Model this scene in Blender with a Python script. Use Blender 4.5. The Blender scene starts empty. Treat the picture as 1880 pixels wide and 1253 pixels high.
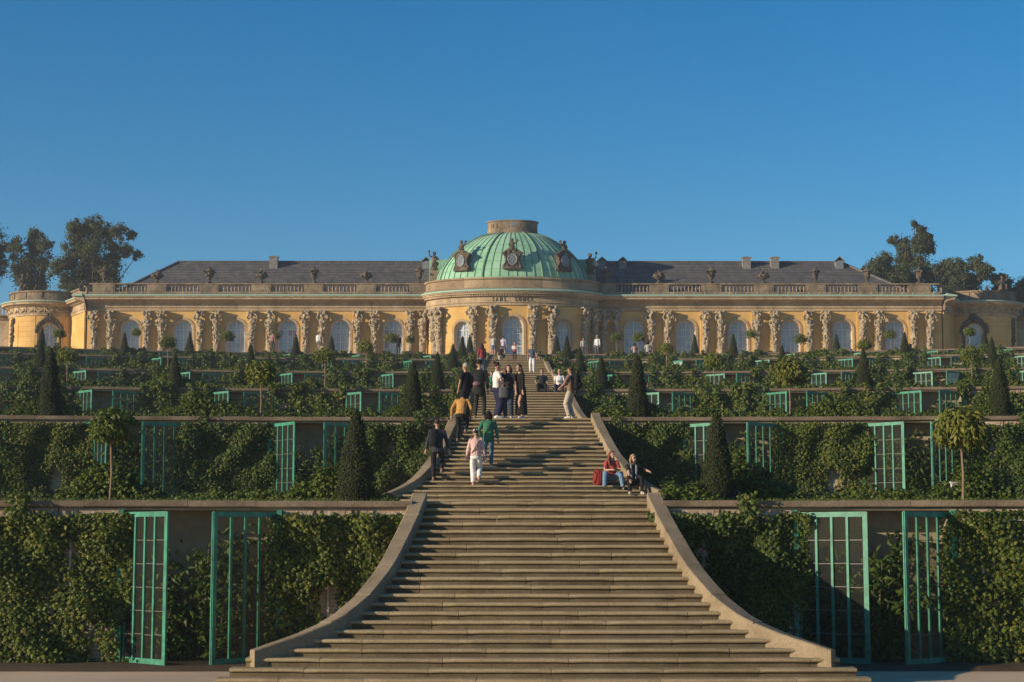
import bpy, math, random
from mathutils import Vector, Matrix, noise
R = math.radians
random.seed(11)
scn = bpy.context.scene
col = scn.collection
V = Vector
# ------------------------------------------------------------------ camera
F = 3300.0; W0, H0 = 1880.0, 1253.0
T = 0.30; RIS = 0.1464
CAMX, CAMZ = -0.62, 16.26 * RIS
PITCH = 0.1119; YAW = math.atan((940 - 929.7) / F)
cam_d = bpy.data.cameras.new("camera"); cam = bpy.data.objects.new("camera", cam_d); col.objects.link(cam)
cam.location = (CAMX, 0, CAMZ); cam.rotation_euler = (math.pi / 2 + PITCH, 0, -YAW)
cam_d.sensor_width = 36; cam_d.lens = F / W0 * 36; cam_d.clip_end = 6000; cam_d.clip_start = .5
scn.camera = cam
_rot = cam.rotation_euler.to_matrix()
def at(px, py, Y):
    d = _rot @ V(((px - W0 / 2) / F, -(py - H0 / 2) / F, -1))
    k = Y / d.y
    return V((CAMX + d.x * k, Y, CAMZ + d.z * k))
def xat(px, Y, py=700): return at(px, py, Y).x
def zat(py, Y, px=940): return at(px, py, Y).z
def pxof(p):
    q = _rot.transposed() @ (V(p) - cam.location)
    return (W0 / 2 + F * q.x / -q.z, H0 / 2 - F * q.y / -q.z)
# ------------------------------------------------------------------ helpers
class MB:
    def __init__(s): s.v = []; s.f = []; s.m = []
    def add(s, vs, fs, m=0):
        b = len(s.v); s.v += [tuple(x) for x in vs]; s.f += [tuple(b + i for i in f) for f in fs]; s.m += [m] * len(fs); return b
    def quad(s, a, b, c, d, m=0): s.add([a, b, c, d], [(0, 1, 2, 3)], m)
    def box(s, c, d, m=0, mat=None):
        x, y, z = d[0] / 2, d[1] / 2, d[2] / 2
        vs = [V((i, j, k)) for i in (-x, x) for j in (-y, y) for k in (-z, z)]
        if mat is not None: vs = [mat @ v for v in vs]
        vs = [v + V(c) for v in vs]
        s.add(vs, [(0, 1, 3, 2), (4, 6, 7, 5), (0, 4, 5, 1), (2, 3, 7, 6), (0, 2, 6, 4), (1, 5, 7, 3)], m)
    def tube(s, pts, rad, n=8, m=0, cap=True):
        pts = [V(p) for p in pts]; N = len(pts)
        if not hasattr(rad, '__len__'): rad = [rad] * N
        vs = []; up = None
        for i, p in enumerate(pts):
            t = (pts[min(i + 1, N - 1)] - pts[max(i - 1, 0)])
            t = t.normalized() if t.length > 1e-9 else V((0, 0, 1))
            if up is None: up = t.orthogonal().normalized()
            a = (up - t * up.dot(t)); a = a.normalized() if a.length > 1e-6 else t.orthogonal().normalized(); up = a
            b = t.cross(a)
            for j in range(n):
                w = 2 * math.pi * j / n; vs.append(p + (a * math.cos(w) + b * math.sin(w)) * rad[i])
        fs = []
        for i in range(N - 1):
            for j in range(n):
                k = (j + 1) % n; fs.append((i * n + j, i * n + k, (i + 1) * n + k, (i + 1) * n + j))
        if cap: fs.append(tuple(range(n - 1, -1, -1))); fs.append(tuple((N - 1) * n + j for j in range(n)))
        s.add(vs, fs, m)
    def ell(s, c, r, m=0, seg=12, rings=8, mat=None):
        if not hasattr(r, '__len__'): r = (r, r, r)
        vs = []
        for i in range(1, rings):
            a = math.pi * i / rings
            for j in range(seg):
                b = 2 * math.pi * j / seg
                vs.append(V((r[0] * math.sin(a) * math.cos(b), r[1] * math.sin(a) * math.sin(b), r[2] * math.cos(a))))
        vs += [V((0, 0, r[2])), V((0, 0, -r[2]))]
        fs = [((i) * seg + j, (i + 1) * seg + j, (i + 1) * seg + (j + 1) % seg, i * seg + (j + 1) % seg) for i in range(rings - 2) for j in range(seg)]
        t = (rings - 1) * seg
        for j in range(seg):
            fs.append((t, j, (j + 1) % seg)); fs.append((t + 1, (rings - 2) * seg + (j + 1) % seg, (rings - 2) * seg + j))
        if mat is not None: vs = [mat @ v for v in vs]
        s.add([v + V(c) for v in vs], fs, m)
    def lathe(s, prof, n=16, c=(0, 0, 0), m=0, sx=1, sy=1):
        c = V(c); vs = []
        for (r, z) in prof:
            for j in range(n):
                w = 2 * math.pi * j / n; vs.append(c + V((r * sx * math.cos(w), r * sy * math.sin(w), z)))
        fs = []
        for i in range(len(prof) - 1):
            for j in range(n):
                k = (j + 1) % n; fs.append((i * n + j, i * n + k, (i + 1) * n + k, (i + 1) * n + j))
        fs.append(tuple(range(n - 1, -1, -1))); fs.append(tuple((len(prof) - 1) * n + j for j in range(n)))
        s.add(vs, fs, m)
    def loft(s, rings, n=14, m=0):
        # rings: (centre, axis_x vector, axis_y vector)
        vs = []
        for (c, ax, ay) in rings:
            for j in range(n):
                w = 2 * math.pi * j / n; vs.append(V(c) + ax * math.cos(w) + ay * math.sin(w))
        fs = []
        for i in range(len(rings) - 1):
            for j in range(n):
                k = (j + 1) % n; fs.append((i * n + j, i * n + k, (i + 1) * n + k, (i + 1) * n + j))
        fs.append(tuple(range(n - 1, -1, -1))); fs.append(tuple((len(rings) - 1) * n + j for j in range(n)))
        s.add(vs, fs, m)
    def prism(s, prof, P, us, m=0, cap=True, closed=False):
        # sweep profile (d,z) along u samples through the mapping P(u,d,z)
        n = len(prof); vs = [P(u, d, z) for u in us for (d, z) in prof]; fs = []
        for i in range(len(us) - 1):
            for j in range(n - (0 if closed else 1)):
                k = (j + 1) % n; fs.append((i * n + j, (i + 1) * n + j, (i + 1) * n + k, i * n + k))
        if cap: fs.append(tuple(range(n))); fs.append(tuple((len(us) - 1) * n + j for j in range(n - 1, -1, -1)))
        s.add(vs, fs, m)
    def mesh(s, name, mats, smooth=False):
        me = bpy.data.meshes.new(name); me.from_pydata(s.v, [], s.f)
        for m in (mats if isinstance(mats, (list, tuple)) else [mats]): me.materials.append(m)
        me.polygons.foreach_set('material_index', s.m)
        me.polygons.foreach_set('use_smooth', [smooth] * len(s.f)); me.update()
        return me
    def build(s, name, mats, parent=None, smooth=False, loc=None, rz=None):
        return link(name, s.mesh(name, mats, smooth), parent, loc, rz)
def link(name, me, parent=None, loc=None, rz=None):
    o = bpy.data.objects.new(name, me); col.objects.link(o)
    if parent is not None: o.parent = parent
    if loc is not None: o.location = loc
    if rz is not None: o.rotation_euler = (0, 0, rz)
    return o
def tag(o, label=None, cat=None, group=None, kind=None):
    if label: o['label'] = label
    if cat: o['category'] = cat
    if group: o['group'] = group
    if kind: o['kind'] = kind
    return o
def empty(name, loc=(0, 0, 0), rz=0):
    o = link(name, None, None, loc, rz); o.empty_display_size = .2; return o
def dup(o, loc=None, rz=None, parent=None, scale=None):
    c = o.copy(); col.objects.link(c)
    if parent is not None: c.parent = parent
    if loc is not None: c.location = loc
    if rz is not None: c.rotation_euler = (0, 0, rz)
    if scale is not None: c.scale = scale
    for ch in list(o.children): dup(ch, parent=c)
    return c
TMPS = bpy.data.scenes.new('workshop')
def remesh(mb, name, mat, voxel, smooth=2, disp=0):
    me = mb.mesh(name + '_tmp', mat)
    o = bpy.data.objects.new('tmp', me); TMPS.collection.objects.link(o)
    m = o.modifiers.new('r', 'REMESH'); m.mode = 'VOXEL'; m.voxel_size = voxel
    if smooth:
        q = o.modifiers.new('s', 'SMOOTH'); q.iterations = smooth; q.factor = .5
    TMPS.view_layers[0].update(); dg = TMPS.view_layers[0].depsgraph
    r = bpy.data.meshes.new_from_object(o.evaluated_get(dg)); r.name = name
    bpy.data.objects.remove(o); bpy.data.meshes.remove(me)
    r.materials.clear(); r.materials.append(mat)
    if disp:
        dl = [v.normal * noise.noise(v.co * (1 / (disp * 4))) * disp for v in r.vertices]
        for v, q in zip(r.vertices, dl): v.co += q
    r.polygons.foreach_set('use_smooth', [True] * len(r.polygons)); r.update()
    return r
ORD = ['first', 'second', 'third', 'fourth', 'fifth', 'sixth', 'seventh', 'eighth', 'ninth', 'tenth']
TER = ['ground', 'lowest', 'second', 'third', 'fourth', 'fifth', 'topmost']
# ------------------------------------------------------------------ materials
def nodes(name):
    m = bpy.data.materials.new(name); m.use_nodes = True
    nt = m.node_tree; return m, nt, nt.nodes['Principled BSDF']
def N(nt, typ, **kw):
    n = nt.nodes.new(typ)
    for k, v in kw.items(): setattr(n, k, v)
    return n
def ramp(nt, fac, stops):
    r = N(nt, 'ShaderNodeValToRGB'); e = r.color_ramp.elements
    while len(e) > 1: e.remove(e[-1])
    e[0].position = stops[0][0]; e[0].color = (*stops[0][1], 1)
    for p, c in stops[1:]:
        x = e.new(p); x.color = (*c, 1)
    nt.links.new(fac, r.inputs[0]); return r.outputs[0]
def noise_tex(nt, scale, detail=4, rough=.6, vec=None, stretch=None):
    g = N(nt, 'ShaderNodeNewGeometry'); out = g.outputs['Position']
    if stretch:
        mp = N(nt, 'ShaderNodeMapping'); mp.inputs['Scale'].default_value = stretch; nt.links.new(out, mp.inputs[0]); out = mp.outputs[0]
    n = N(nt, 'ShaderNodeTexNoise'); n.inputs['Scale'].default_value = scale; n.inputs['Detail'].default_value = detail; n.inputs['Roughness'].default_value = rough
    nt.links.new(out, n.inputs['Vector']); return n.outputs['Fac']
def mixc(nt, fac, a, b, mode='MIX'):
    m = N(nt, 'ShaderNodeMix', data_type='RGBA', blend_type=mode)
    for sock, x in ((0, fac), (6, a), (7, b)):
        if hasattr(x, 'links') or hasattr(x, 'is_linked'): nt.links.new(x, m.inputs[sock])
        else: m.inputs[sock].default_value = x if sock == 0 else (*x, 1)
    return m.outputs[2]
def bump(nt, bs, h, strength=.3, dist=.02):
    b = N(nt, 'ShaderNodeBump'); b.inputs['Strength'].default_value = strength; b.inputs['Distance'].default_value = dist
    nt.links.new(h, b.inputs['Height']); nt.links.new(b.outputs[0], bs.inputs['Normal'])
def stone(name, c1, c2, c3, s=1.0, rough=.9, bs=.4, streak=True, fine=14, island=0):
    m, nt, b = nodes(name)
    f = noise_tex(nt, .7 * s, 5, .65); c = ramp(nt, f, [(.25, c1), (.5, c2), (.75, c3)])
    f2 = noise_tex(nt, fine * s, 6, .7)
    c = mixc(nt, .55, c, ramp(nt, f2, [(.3, (.45, .45, .45)), (.7, (1.25, 1.25, 1.25))]), 'MULTIPLY')
    if streak:
        f3 = noise_tex(nt, 1.3, 4, .6, stretch=(1.2, 1.2, .16))
        c = mixc(nt, ramp(nt, f3, [(.56, (0, 0, 0)), (.75, (.55, .55, .55))]), c, tuple(x * .32 for x in c1))
    if island:
        g = N(nt, 'ShaderNodeNewGeometry'); c = mixc(nt, island, c, ramp(nt, g.outputs['Random Per Island'], [(0, (.62, .60, .56)), (.4, (1, 1, 1)), (.8, (1.08, 1.04, .98)), (1, (1.35, 1.3, 1.2))]), 'MULTIPLY')
        sp = noise_tex(nt, 2.3, 6, .8); c = mixc(nt, ramp(nt, sp, [(.60, (0, 0, 0)), (.76, (.42, .42, .42))]), c, tuple(x * .38 for x in c2))
    nt.links.new(c, b.inputs['Base Color']); b.inputs['Roughness'].default_value = rough
    b.inputs['Specular IOR Level'].default_value = .2
    bump(nt, b, f2, bs, .02); return m
def plain(name, c, rough=.6, var=.18, scale=6, metal=0, spec=.35, bs=0):
    m, nt, b = nodes(name)
    f = noise_tex(nt, scale, 4)
    o = ramp(nt, f, [(.3, tuple(x * (1 - var) for x in c)), (.7, tuple(min(1, x * (1 + var)) for x in c))])
    nt.links.new(o, b.inputs['Base Color']); b.inputs['Roughness'].default_value = rough; b.inputs['Metallic'].default_value = metal
    b.inputs['Specular IOR Level'].default_value = spec
    if bs: bump(nt, b, f, bs, .01)
    return m
def leafmat(name, cols, trans=.3, rough=.5):
    m, nt, b = nodes(name)
    g = N(nt, 'ShaderNodeNewGeometry')
    k = len(cols) - 1
    c = ramp(nt, g.outputs['Random Per Island'], [(i / k, x) for i, x in enumerate(cols)])
    f = noise_tex(nt, .9, 3)
    c = mixc(nt, .6, c, ramp(nt, f, [(.3, (.55, .6, .55)), (.7, (1.3, 1.2, 1.0))]), 'MULTIPLY')
    oi = N(nt, 'ShaderNodeObjectInfo'); c = mixc(nt, .8, c, ramp(nt, oi.outputs['Random'], [(0, (.72, .82, .75)), (.5, (1, 1.02, .95)), (1, (1.28, 1.12, .9))]), 'MULTIPLY')
    nt.links.new(c, b.inputs['Base Color']); b.inputs['Roughness'].default_value = rough; b.inputs['Specular IOR Level'].default_value = .25
    t = N(nt, 'ShaderNodeBsdfTranslucent'); nt.links.new(mixc(nt, 1.0, c, (1.1, 1.15, .5), 'MULTIPLY'), t.inputs[0])
    mx = N(nt, 'ShaderNodeMixShader'); mx.inputs[0].default_value = trans
    nt.links.new(b.outputs[0], mx.inputs[1]); nt.links.new(t.outputs[0], mx.inputs[2])
    nt.links.new(mx.outputs[0], nt.nodes['Material Output'].inputs[0]); return m
M = {}
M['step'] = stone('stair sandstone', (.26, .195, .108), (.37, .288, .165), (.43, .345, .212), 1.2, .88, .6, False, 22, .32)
M['riser'] = stone('shaded grimy riser sandstone', (.085, .064, .038), (.15, .115, .068), (.21, .165, .10), 1.6, .92, .6, False, 20, .32)  # grime plus painted-in shade below the nosing, for contrast with the treads
M['cheek'] = stone('cheek sandstone', (.17, .13, .08), (.28, .22, .14), (.36, .285, .185), 1.5, .9, .6, False, 18)
M['coping'] = stone('coping sandstone', (.11, .082, .055), (.19, .145, .10), (.29, .225, .155), 1.6, .9, .5, False, 12)
M['facade_stone'] = stone('facade sandstone', (.27, .20, .125), (.42, .32, .20), (.55, .43, .29), .9, .9, .4, True, 5)
M['parapet_stone'] = stone('parapet sandstone', (.10, .078, .055), (.24, .18, .12), (.40, .305, .20), 1.0, .9, .4, True, 5)
M['statue_stone'] = stone('statue sandstone', (.12, .095, .062), (.32, .26, .175), (.52, .43, .30), 2.6, .9, .7, False, 9)
M['dark_stone'] = stone('weathered statue stone', (.040, .036, .032), (.095, .078, .058), (.20, .155, .105), 2.2, .9, .6, False, 7)
M['white'] = plain('white paint', (.60, .585, .54), .5, .06)
M['lintel'] = plain('lime plaster', (.33, .265, .18), .9, .3, 2, bs=.2)
def stucco():
    m, nt, b = nodes('yellow stucco')
    f = noise_tex(nt, .5, 5); c = ramp(nt, f, [(.3, (.49, .295, .09)), (.55, (.58, .375, .135)), (.75, (.64, .445, .19))])
    f2 = noise_tex(nt, 1.5, 5, .6, stretch=(1, 1, .25))
    c = mixc(nt, ramp(nt, f2, [(.55, (0, 0, 0)), (.8, (.4, .4, .4))]), c, (.36, .21, .07))
    nt.links.new(c, b.inputs['Base Color']); b.inputs['Roughness'].default_value = .92; b.inputs['Specular IOR Level'].default_value = .15
    bump(nt, b, noise_tex(nt, 9, 4), .2, .01); return m
M['stucco'] = stucco()
def brickmat(name, c1, c2, mortar, sc, bw, rh, vertical=True, rough=.9, bs=.4):
    m, nt, b = nodes(name)
    g = N(nt, 'ShaderNodeNewGeometry'); mp = N(nt, 'ShaderNodeMapping'); nt.links.new(g.outputs['Position'], mp.inputs[0])
    if vertical: mp.inputs['Rotation'].default_value = (R(-90), 0, 0)
    br = N(nt, 'ShaderNodeTexBrick'); nt.links.new(mp.outputs[0], br.inputs['Vector'])
    for k, v in (('Color1', c1), ('Color2', c2), ('Mortar', mortar)): br.inputs[k].default_value = (*v, 1)
    br.inputs['Scale'].default_value = sc; br.inputs['Brick Width'].default_value = bw; br.inputs['Row Height'].default_value = rh; br.inputs['Mortar Size'].default_value = .012
    f = noise_tex(nt, 1.2, 5)
    c = mixc(nt, .7, br.outputs['Color'], ramp(nt, f, [(.3, (.55, .55, .55)), (.7, (1.3, 1.25, 1.2))]), 'MULTIPLY')
    nt.links.new(c, b.inputs['Base Color']); b.inputs['Roughness'].default_value = rough; b.inputs['Specular IOR Level'].default_value = .2
    bump(nt, b, br.outputs['Fac'], -bs, .01); return m
M['wall'] = brickmat('terrace wall brick', (.34, .22, .14), (.42, .33, .23), (.46, .41, .33), 1, .26, .078)
M['block'] = brickmat('ashlar', (.24, .175, .11), (.40, .30, .19), (.12, .09, .06), 1, 1.9, 1.35)
M['slate'] = brickmat('roof tiles', (.098, .095, .096), (.135, .13, .13), (.05, .048, .048), 1, .30, .36, True, .55, .5)
def copper():
    m, nt, b = nodes('green copper')
    f = noise_tex(nt, .6, 5); c = ramp(nt, f, [(.3, (.21, .42, .275)), (.5, (.28, .51, .35)), (.7, (.36, .56, .40))])
    f2 = noise_tex(nt, 1.6, 5, .65, stretch=(1, 1, .2)); c = mixc(nt, ramp(nt, f2, [(.6, (0, 0, 0)), (.78, (.5, .5, .5))]), c, (.20, .30, .13))
    g = N(nt, 'ShaderNodeNewGeometry'); mp = N(nt, 'ShaderNodeMapping'); nt.links.new(g.outputs['Position'], mp.inputs[0]); mp.inputs['Rotation'].default_value = (R(-90), 0, 0)
    br = N(nt, 'ShaderNodeTexBrick'); nt.links.new(mp.outputs[0], br.inputs['Vector'])
    for k, v in (('Color1', (1, 1, 1)), ('Color2', (.88, .93, .9)), ('Mortar', (.4, .48, .42))): br.inputs[k].default_value = (*v, 1)
    br.inputs['Scale'].default_value = 1; br.inputs['Brick Width'].default_value = 60; br.inputs['Row Height'].default_value = .85; br.inputs['Mortar Size'].default_value = .022
    c = mixc(nt, .9, c, br.outputs['Color'], 'MULTIPLY')
    nt.links.new(c, b.inputs['Base Color']); b.inputs['Roughness'].default_value = .75; b.inputs['Specular IOR Level'].default_value = .2; return m
M['copper'] = copper()
M['copper_dark'] = plain('copper seam', (.12, .22, .15), .8)
M['copper_edge'] = plain('copper edge', (.30, .44, .35), .7, .15)
M['green_paint'] = plain('green door paint', (.032, .20, .125), .5, .4, 5, spec=.4)
def glassmat(name, tint, alpha, rough=.04):
    m, nt, b = nodes(name)
    b.inputs['Base Color'].default_value = (*tint, 1); b.inputs['Roughness'].default_value = rough; b.inputs['Specular IOR Level'].default_value = .5
    t = N(nt, 'ShaderNodeBsdfTransparent'); t.inputs[0].default_value = (.90, .93, .90, 1)
    mx = N(nt, 'ShaderNodeMixShader'); mx.inputs[0].default_value = alpha
    nt.links.new(t.outputs[0], mx.inputs[1]); nt.links.new(b.outputs[0], mx.inputs[2]); nt.links.new(mx.outputs[0], nt.nodes['Material Output'].inputs[0]); return m
M['glass'] = glassmat('greenhouse glass', (.10, .10, .08), .10)
M['glass_hazy'] = glassmat('whitewashed glass', (.55, .62, .56), .45, .3)
M['lap'] = plain('glass lap', (.20, .20, .18), .3)
def winglass():
    m, nt, b = nodes('palace window glass')
    f = noise_tex(nt, .8, 2); c = ramp(nt, f, [(.35, (.21, .27, .32)), (.65, (.34, .41, .46))])
    nt.links.new(c, b.inputs['Base Color']); b.inputs['Roughness'].default_value = .07; b.inputs['Specular IOR Level'].default_value = .9; return m
M['winglass'] = winglass()
M['curtain'] = plain('mauve curtain pane', (.20, .16, .27), .15, .1, spec=.8)
M['vine'] = leafmat('vine leaves', [(.020, .038, .008), (.050, .084, .014), (.10, .145, .026), (.036, .062, .012), (.135, .18, .034), (.15, .145, .034)])
M['hedge'] = leafmat('hedge leaves', [(.036, .058, .011), (.080, .118, .018), (.135, .175, .03), (.054, .084, .014), (.175, .20, .038)])
M['fig'] = leafmat('fig leaves', [(.045, .080, .018), (.085, .125, .028), (.13, .17, .04), (.06, .095, .022)])
M['std'] = leafmat('standard tree leaves', [(.070, .098, .016), (.12, .152, .026), (.18, .21, .04), (.09, .12, .02)])
M['stdy'] = leafmat('yellowing leaves', [(.10, .12, .02), (.17, .185, .035), (.25, .23, .05), (.12, .14, .03)])
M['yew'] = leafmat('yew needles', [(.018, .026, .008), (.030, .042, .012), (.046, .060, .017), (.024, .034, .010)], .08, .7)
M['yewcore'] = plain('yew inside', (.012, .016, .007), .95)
M['tree'] = leafmat('tree leaves', [(.060, .078, .042), (.095, .115, .058), (.135, .155, .08), (.075, .092, .046)], .42, .6)
M['bark'] = plain('bark', (.075, .055, .038), .95, .3, 5, bs=.5)
M['stem'] = plain('pale stem', (.22, .15, .10), .9, .25, 8)
M['stake'] = plain('weathered wood stake', (.42, .38, .32), .9, .2, 8)
def ground(name, c1, c2, sc, bs=.5):
    m, nt, b = nodes(name)
    f = noise_tex(nt, sc, 8, .75); f0 = noise_tex(nt, .4, 3)
    c = ramp(nt, f, [(.3, c1), (.7, c2)]); c = mixc(nt, .5, c, ramp(nt, f0, [(.3, (.7, .7, .7)), (.7, (1.2, 1.2, 1.2))]), 'MULTIPLY')
    nt.links.new(c, b.inputs['Base Color']); b.inputs['Roughness'].default_value = .95; b.inputs['Specular IOR Level'].default_value = .1
    bump(nt, b, f, bs, .03); return m
M['gravel'] = ground('gravel', (.50, .37, .24), (.74, .57, .38), 30)
M['soil'] = ground('soil', (.06, .044, .028), (.15, .11, .07), 12)
M['turf'] = ground('turf', (.045, .06, .016), (.08, .095, .025), 20)
M['grass'] = leafmat('grass blades', [(.05, .085, .016), (.09, .125, .026), (.12, .145, .035)], .2)
# ------------------------------------------------------------------ stairs geometry
LT = [52.11, 67.97, 61.79, 57.36, 68.76]
S = []; d = 99.36 * T
for k in range(6):
    S.append(d)
    if k < 5: d += (22 + LT[k]) * T
ZT = [22 * RIS * k for k in range(7)]
WY = [0] + [S[k] + 22 * T - .25 for k in range(6)]          # wall k (1..6) at X=0
RC = 157.0
def wy(k, X): return WY[k] - (RC - math.sqrt(RC * RC - X * X))
_left = {1: 395, 2: 420, 3: 450, 4: 506.6, 5: 560.8, 6: 604, 7: 636.8, 8: 658.5, 9: 673, 10: 686.8, 11: 699.6, 12: 711.5, 13: 721.4, 14: 730, 15: 737.5, 16: 744, 17: 751.5, 18: 757.7, 19: 764, 20: 769.6, 21: 774.7, 22: 780}
HW1 = {n: -xat(p, S[0] + n * T, 1050) for n, p in _left.items()}
for n in HW1:
    if n > 8: HW1[n] *= .985
def hw(k, n):
    n = max(1, min(22, n)); a = int(n); b = min(22, a + 1); v = HW1[a] + (HW1[b] - HW1[a]) * (n - a)
    if k > 0:
        v10 = HW1[10]
        if n < 10: v = v10 + (v - v10) * .72
        v *= .965
    return v
SUN_AZ, SUN_EL = R(66), R(13)
# ------------------------------------------------------------------ people
def ik(a, b, l1, l2, bend):
    a, b = V(a), V(b); d = b - a; L = min(d.length, (l1 + l2) * .999); u = d.normalized()
    x = (l1 * l1 - l2 * l2 + L * L) / (2 * L); h = math.sqrt(max(0, l1 * l1 - x * x))
    w = V(bend); w = (w - u * w.dot(u))
    w = w.normalized() if w.length > 1e-6 else u.orthogonal().normalized()
    return a + u * x + w * h, a + u * L
PM = {}
def cloth(c, name='cloth'):
    key = (name,) + tuple(c)
    if key not in PM: PM[key] = plain(name, c, .85, .25, 14, spec=.2, bs=.3)
    return PM[key]
SKIN = plain('skin', (.44, .26, .18), .55, .08)
SKIN2 = plain('tanned skin', (.34, .19, .12), .55, .08)
def person(label, loc, rz, h=1.72, pose='stand', top=(.02, .02, .02), sleeve='long', topname='shirt', hem=.86, bottom=(.03, .03, .035), bkind='trousers', wide=1.0,
           hair=(.03, .02, .015), hairk='short', shoes=(.05, .05, .05), skin=None, hands=None, lean=0., headturn=0., feet=None, vox=.011, glasses=False, inner=None, female=False, group='visitors on the stairs and terraces', drop=0., tilt=0., layer=None, scarf=None):
    s = h / 1.74; skin = skin or SKIN
    root = empty('person', loc, rz); tag(root, label, 'person', group)
    sit = pose == 'sit'
    pel = V((0, 0, .93 - drop)) if not sit else V((0, 0, .10))
    ln = lean
    up = V((0, math.sin(ln), math.cos(ln))); fw = V((0, math.cos(ln), -math.sin(ln))); rt = V((1, 0, 0))
    if tilt: up = (up + V((math.sin(tilt), 0, 0))).normalized()
    P = lambda x, f, u: pel + rt * x + fw * f + up * u
    sw = .158 if female else .178
    hd = P(0, .02, .71); hm = Matrix.Rotation(headturn, 3, 'Z')
    hip = [pel + V((-.09, 0, -.02)), pel + V((.09, 0, -.02))]
    if feet is None:
        feet = [(-.1, .02, 0), (.11, -.02, 0)] if not sit else [(-.14, .46, -.40), (.15, .44, -.40)]
    ank = [V(f) + V((0, 0, .08)) for f in feet]
    legs = []
    for i in (0, 1):
        bend = (-.08 + .16 * i, 1, .15) if not sit else (-.25 + .5 * i, .6, 1)
        kn, an = ik(hip[i], ank[i], .43, .44, bend); legs.append((hip[i], kn, an))
    sh = [P(-sw, 0, .50), P(sw, 0, .50)]
    if hands is None: hands = [(-.27, .10, .80), (.27, .05, .80)] if not sit else [(-.2, .36, .28), (.2, .36, .28)]
    arms = []
    for i in (0, 1):
        el, wr = ik(sh[i], hands[i], .29, .26, (-.7 + 1.4 * i, -.6, -.3)); arms.append((sh[i], el, wr))
    sc = lambda p: V(p) * s
    B = MB()
    def tb(mb, pts, rs, n=10): mb.tube([sc(p) for p in pts], [r * s for r in rs], n)
    # skin body
    tor = [(-.06, .15, .105), (.05, .15, .105), (.17, .128 if female else .14, .095), (.30, .145, .11), (.42, .165, .105), (.50, .15, .075), (.54, .07, .06), (.62, .05, .055)]
    B.loft([(sc(P(0, 0, u)), rt * (a * s), fw * (b * s)) for u, a, b in tor])
    B.ell(sc(hd + V((0, 0, .02))), (.074 * s, .092 * s, .108 * s), mat=hm)
    fd = hm @ V((0, 1, 0)); fr = hm @ V((1, 0, 0))
    B.ell(sc(hd + fd * .045 - V((0, 0, .06))), (.05 * s, .045 * s, .05 * s), mat=hm)      # jaw
    B.ell(sc(hd + fd * .095 - V((0, 0, .005))), (.013 * s, .02 * s, .022 * s), mat=hm)    # nose
    for q in (-1, 1): B.ell(sc(hd + fr * q * .076 - fd * .005), (.012 * s, .022 * s, .03 * s), mat=hm)
    for hp, kn, an in legs:
        tb(B, [hp, hp.lerp(kn, .5), kn, kn.lerp(an, .35), an], [.078, .07, .052, .053, .036])
        ft = an + V((0, .0, -.045)); tb(B, [ft + V((0, -.05, 0)), ft + V((0, .06, -.005)), ft + V((0, .15, -.012))], [.036, .036, .026])
    for i, (shp, el, wr) in enumerate(arms):
        tb(B, [shp - up * .01, shp.lerp(el, .5), el, el.lerp(wr, .3), wr], [.05, .044, .037, .036, .025])
        dd = (wr - el).normalized(); side = V((1 if i == 0 else -1, 0, 0)); side = (side - dd * side.dot(dd)).normalized() if abs(dd.x) < .95 else V((0, 1, 0)); nn = dd.cross(side)
        tb(B, [wr, wr + dd * .05, wr + dd * .085], [.026, .034, .03])
        for q in range(4):
            b0 = wr + dd * .075 + side * (.027 - q * .018); L = (.066, .075, .07, .055)[q]; cu = nn * (.012 + .006 * q) * (1 if i == 0 else -1)
            tb(B, [b0, b0 + dd * L * .55 + cu * .3, b0 + dd * L + cu * 1.6], [.011, .010, .008], 6)
        b0 = wr + dd * .03 + side * .025; tb(B, [b0, b0 + dd * .03 + side * .025, b0 + dd * .06 + side * .03], [.013, .011, .009], 6)
    link('body', remesh(B, 'body', skin, vox * .8, 2), root)
    # top garment
    C = MB(); g = .016
    t0 = hem - .93
    rows = [(t0, .175, .13), (min(-.02, t0 + .1), .172, .128), (.07, .168, .125), (.18, .152 if female else .162, .118), (.31, .172, .134), (.42, .185, .122), (.49, .172, .092), (.525, .11, .08), (.545, .075, .07)]
    if sit: rows = [r for r in rows if r[0] > -.06]; rows.insert(0, (-.07, .18, .13))
    C.loft([(sc(P(0, 0, u)), rt * (a * s), fw * (b * s)) for u, a, b in rows])
    for shp, el, wr in arms:
        if sleeve == 'long': tb(C, [shp.lerp(el, .04), shp.lerp(el, .5), el, el.lerp(wr, .5), el.lerp(wr, .93)], [.064, .061, .056, .052, .044])
        elif sleeve == 'short': tb(C, [shp.lerp(el, .04), shp.lerp(el, .4), shp.lerp(el, .72)], [.064, .063, .064])
        else: tb(C, [shp.lerp(el, .02), shp.lerp(el, .1)], [.055, .05])
    for shp, el, wr in arms:
        C.ell(sc(shp - up * .02), (.066 if sleeve != 'none' else .055) * s); C.loft([(sc(P(0, 0, .46)), fw * (.085 * s), up * (.055 * s)), (sc(shp - up * .005), fw * (.06 * s), up * (.045 * s))])
    tmat = cloth(top, topname)
    link(topname, remesh(C, topname, tmat, vox, 2, .006), root)
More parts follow.
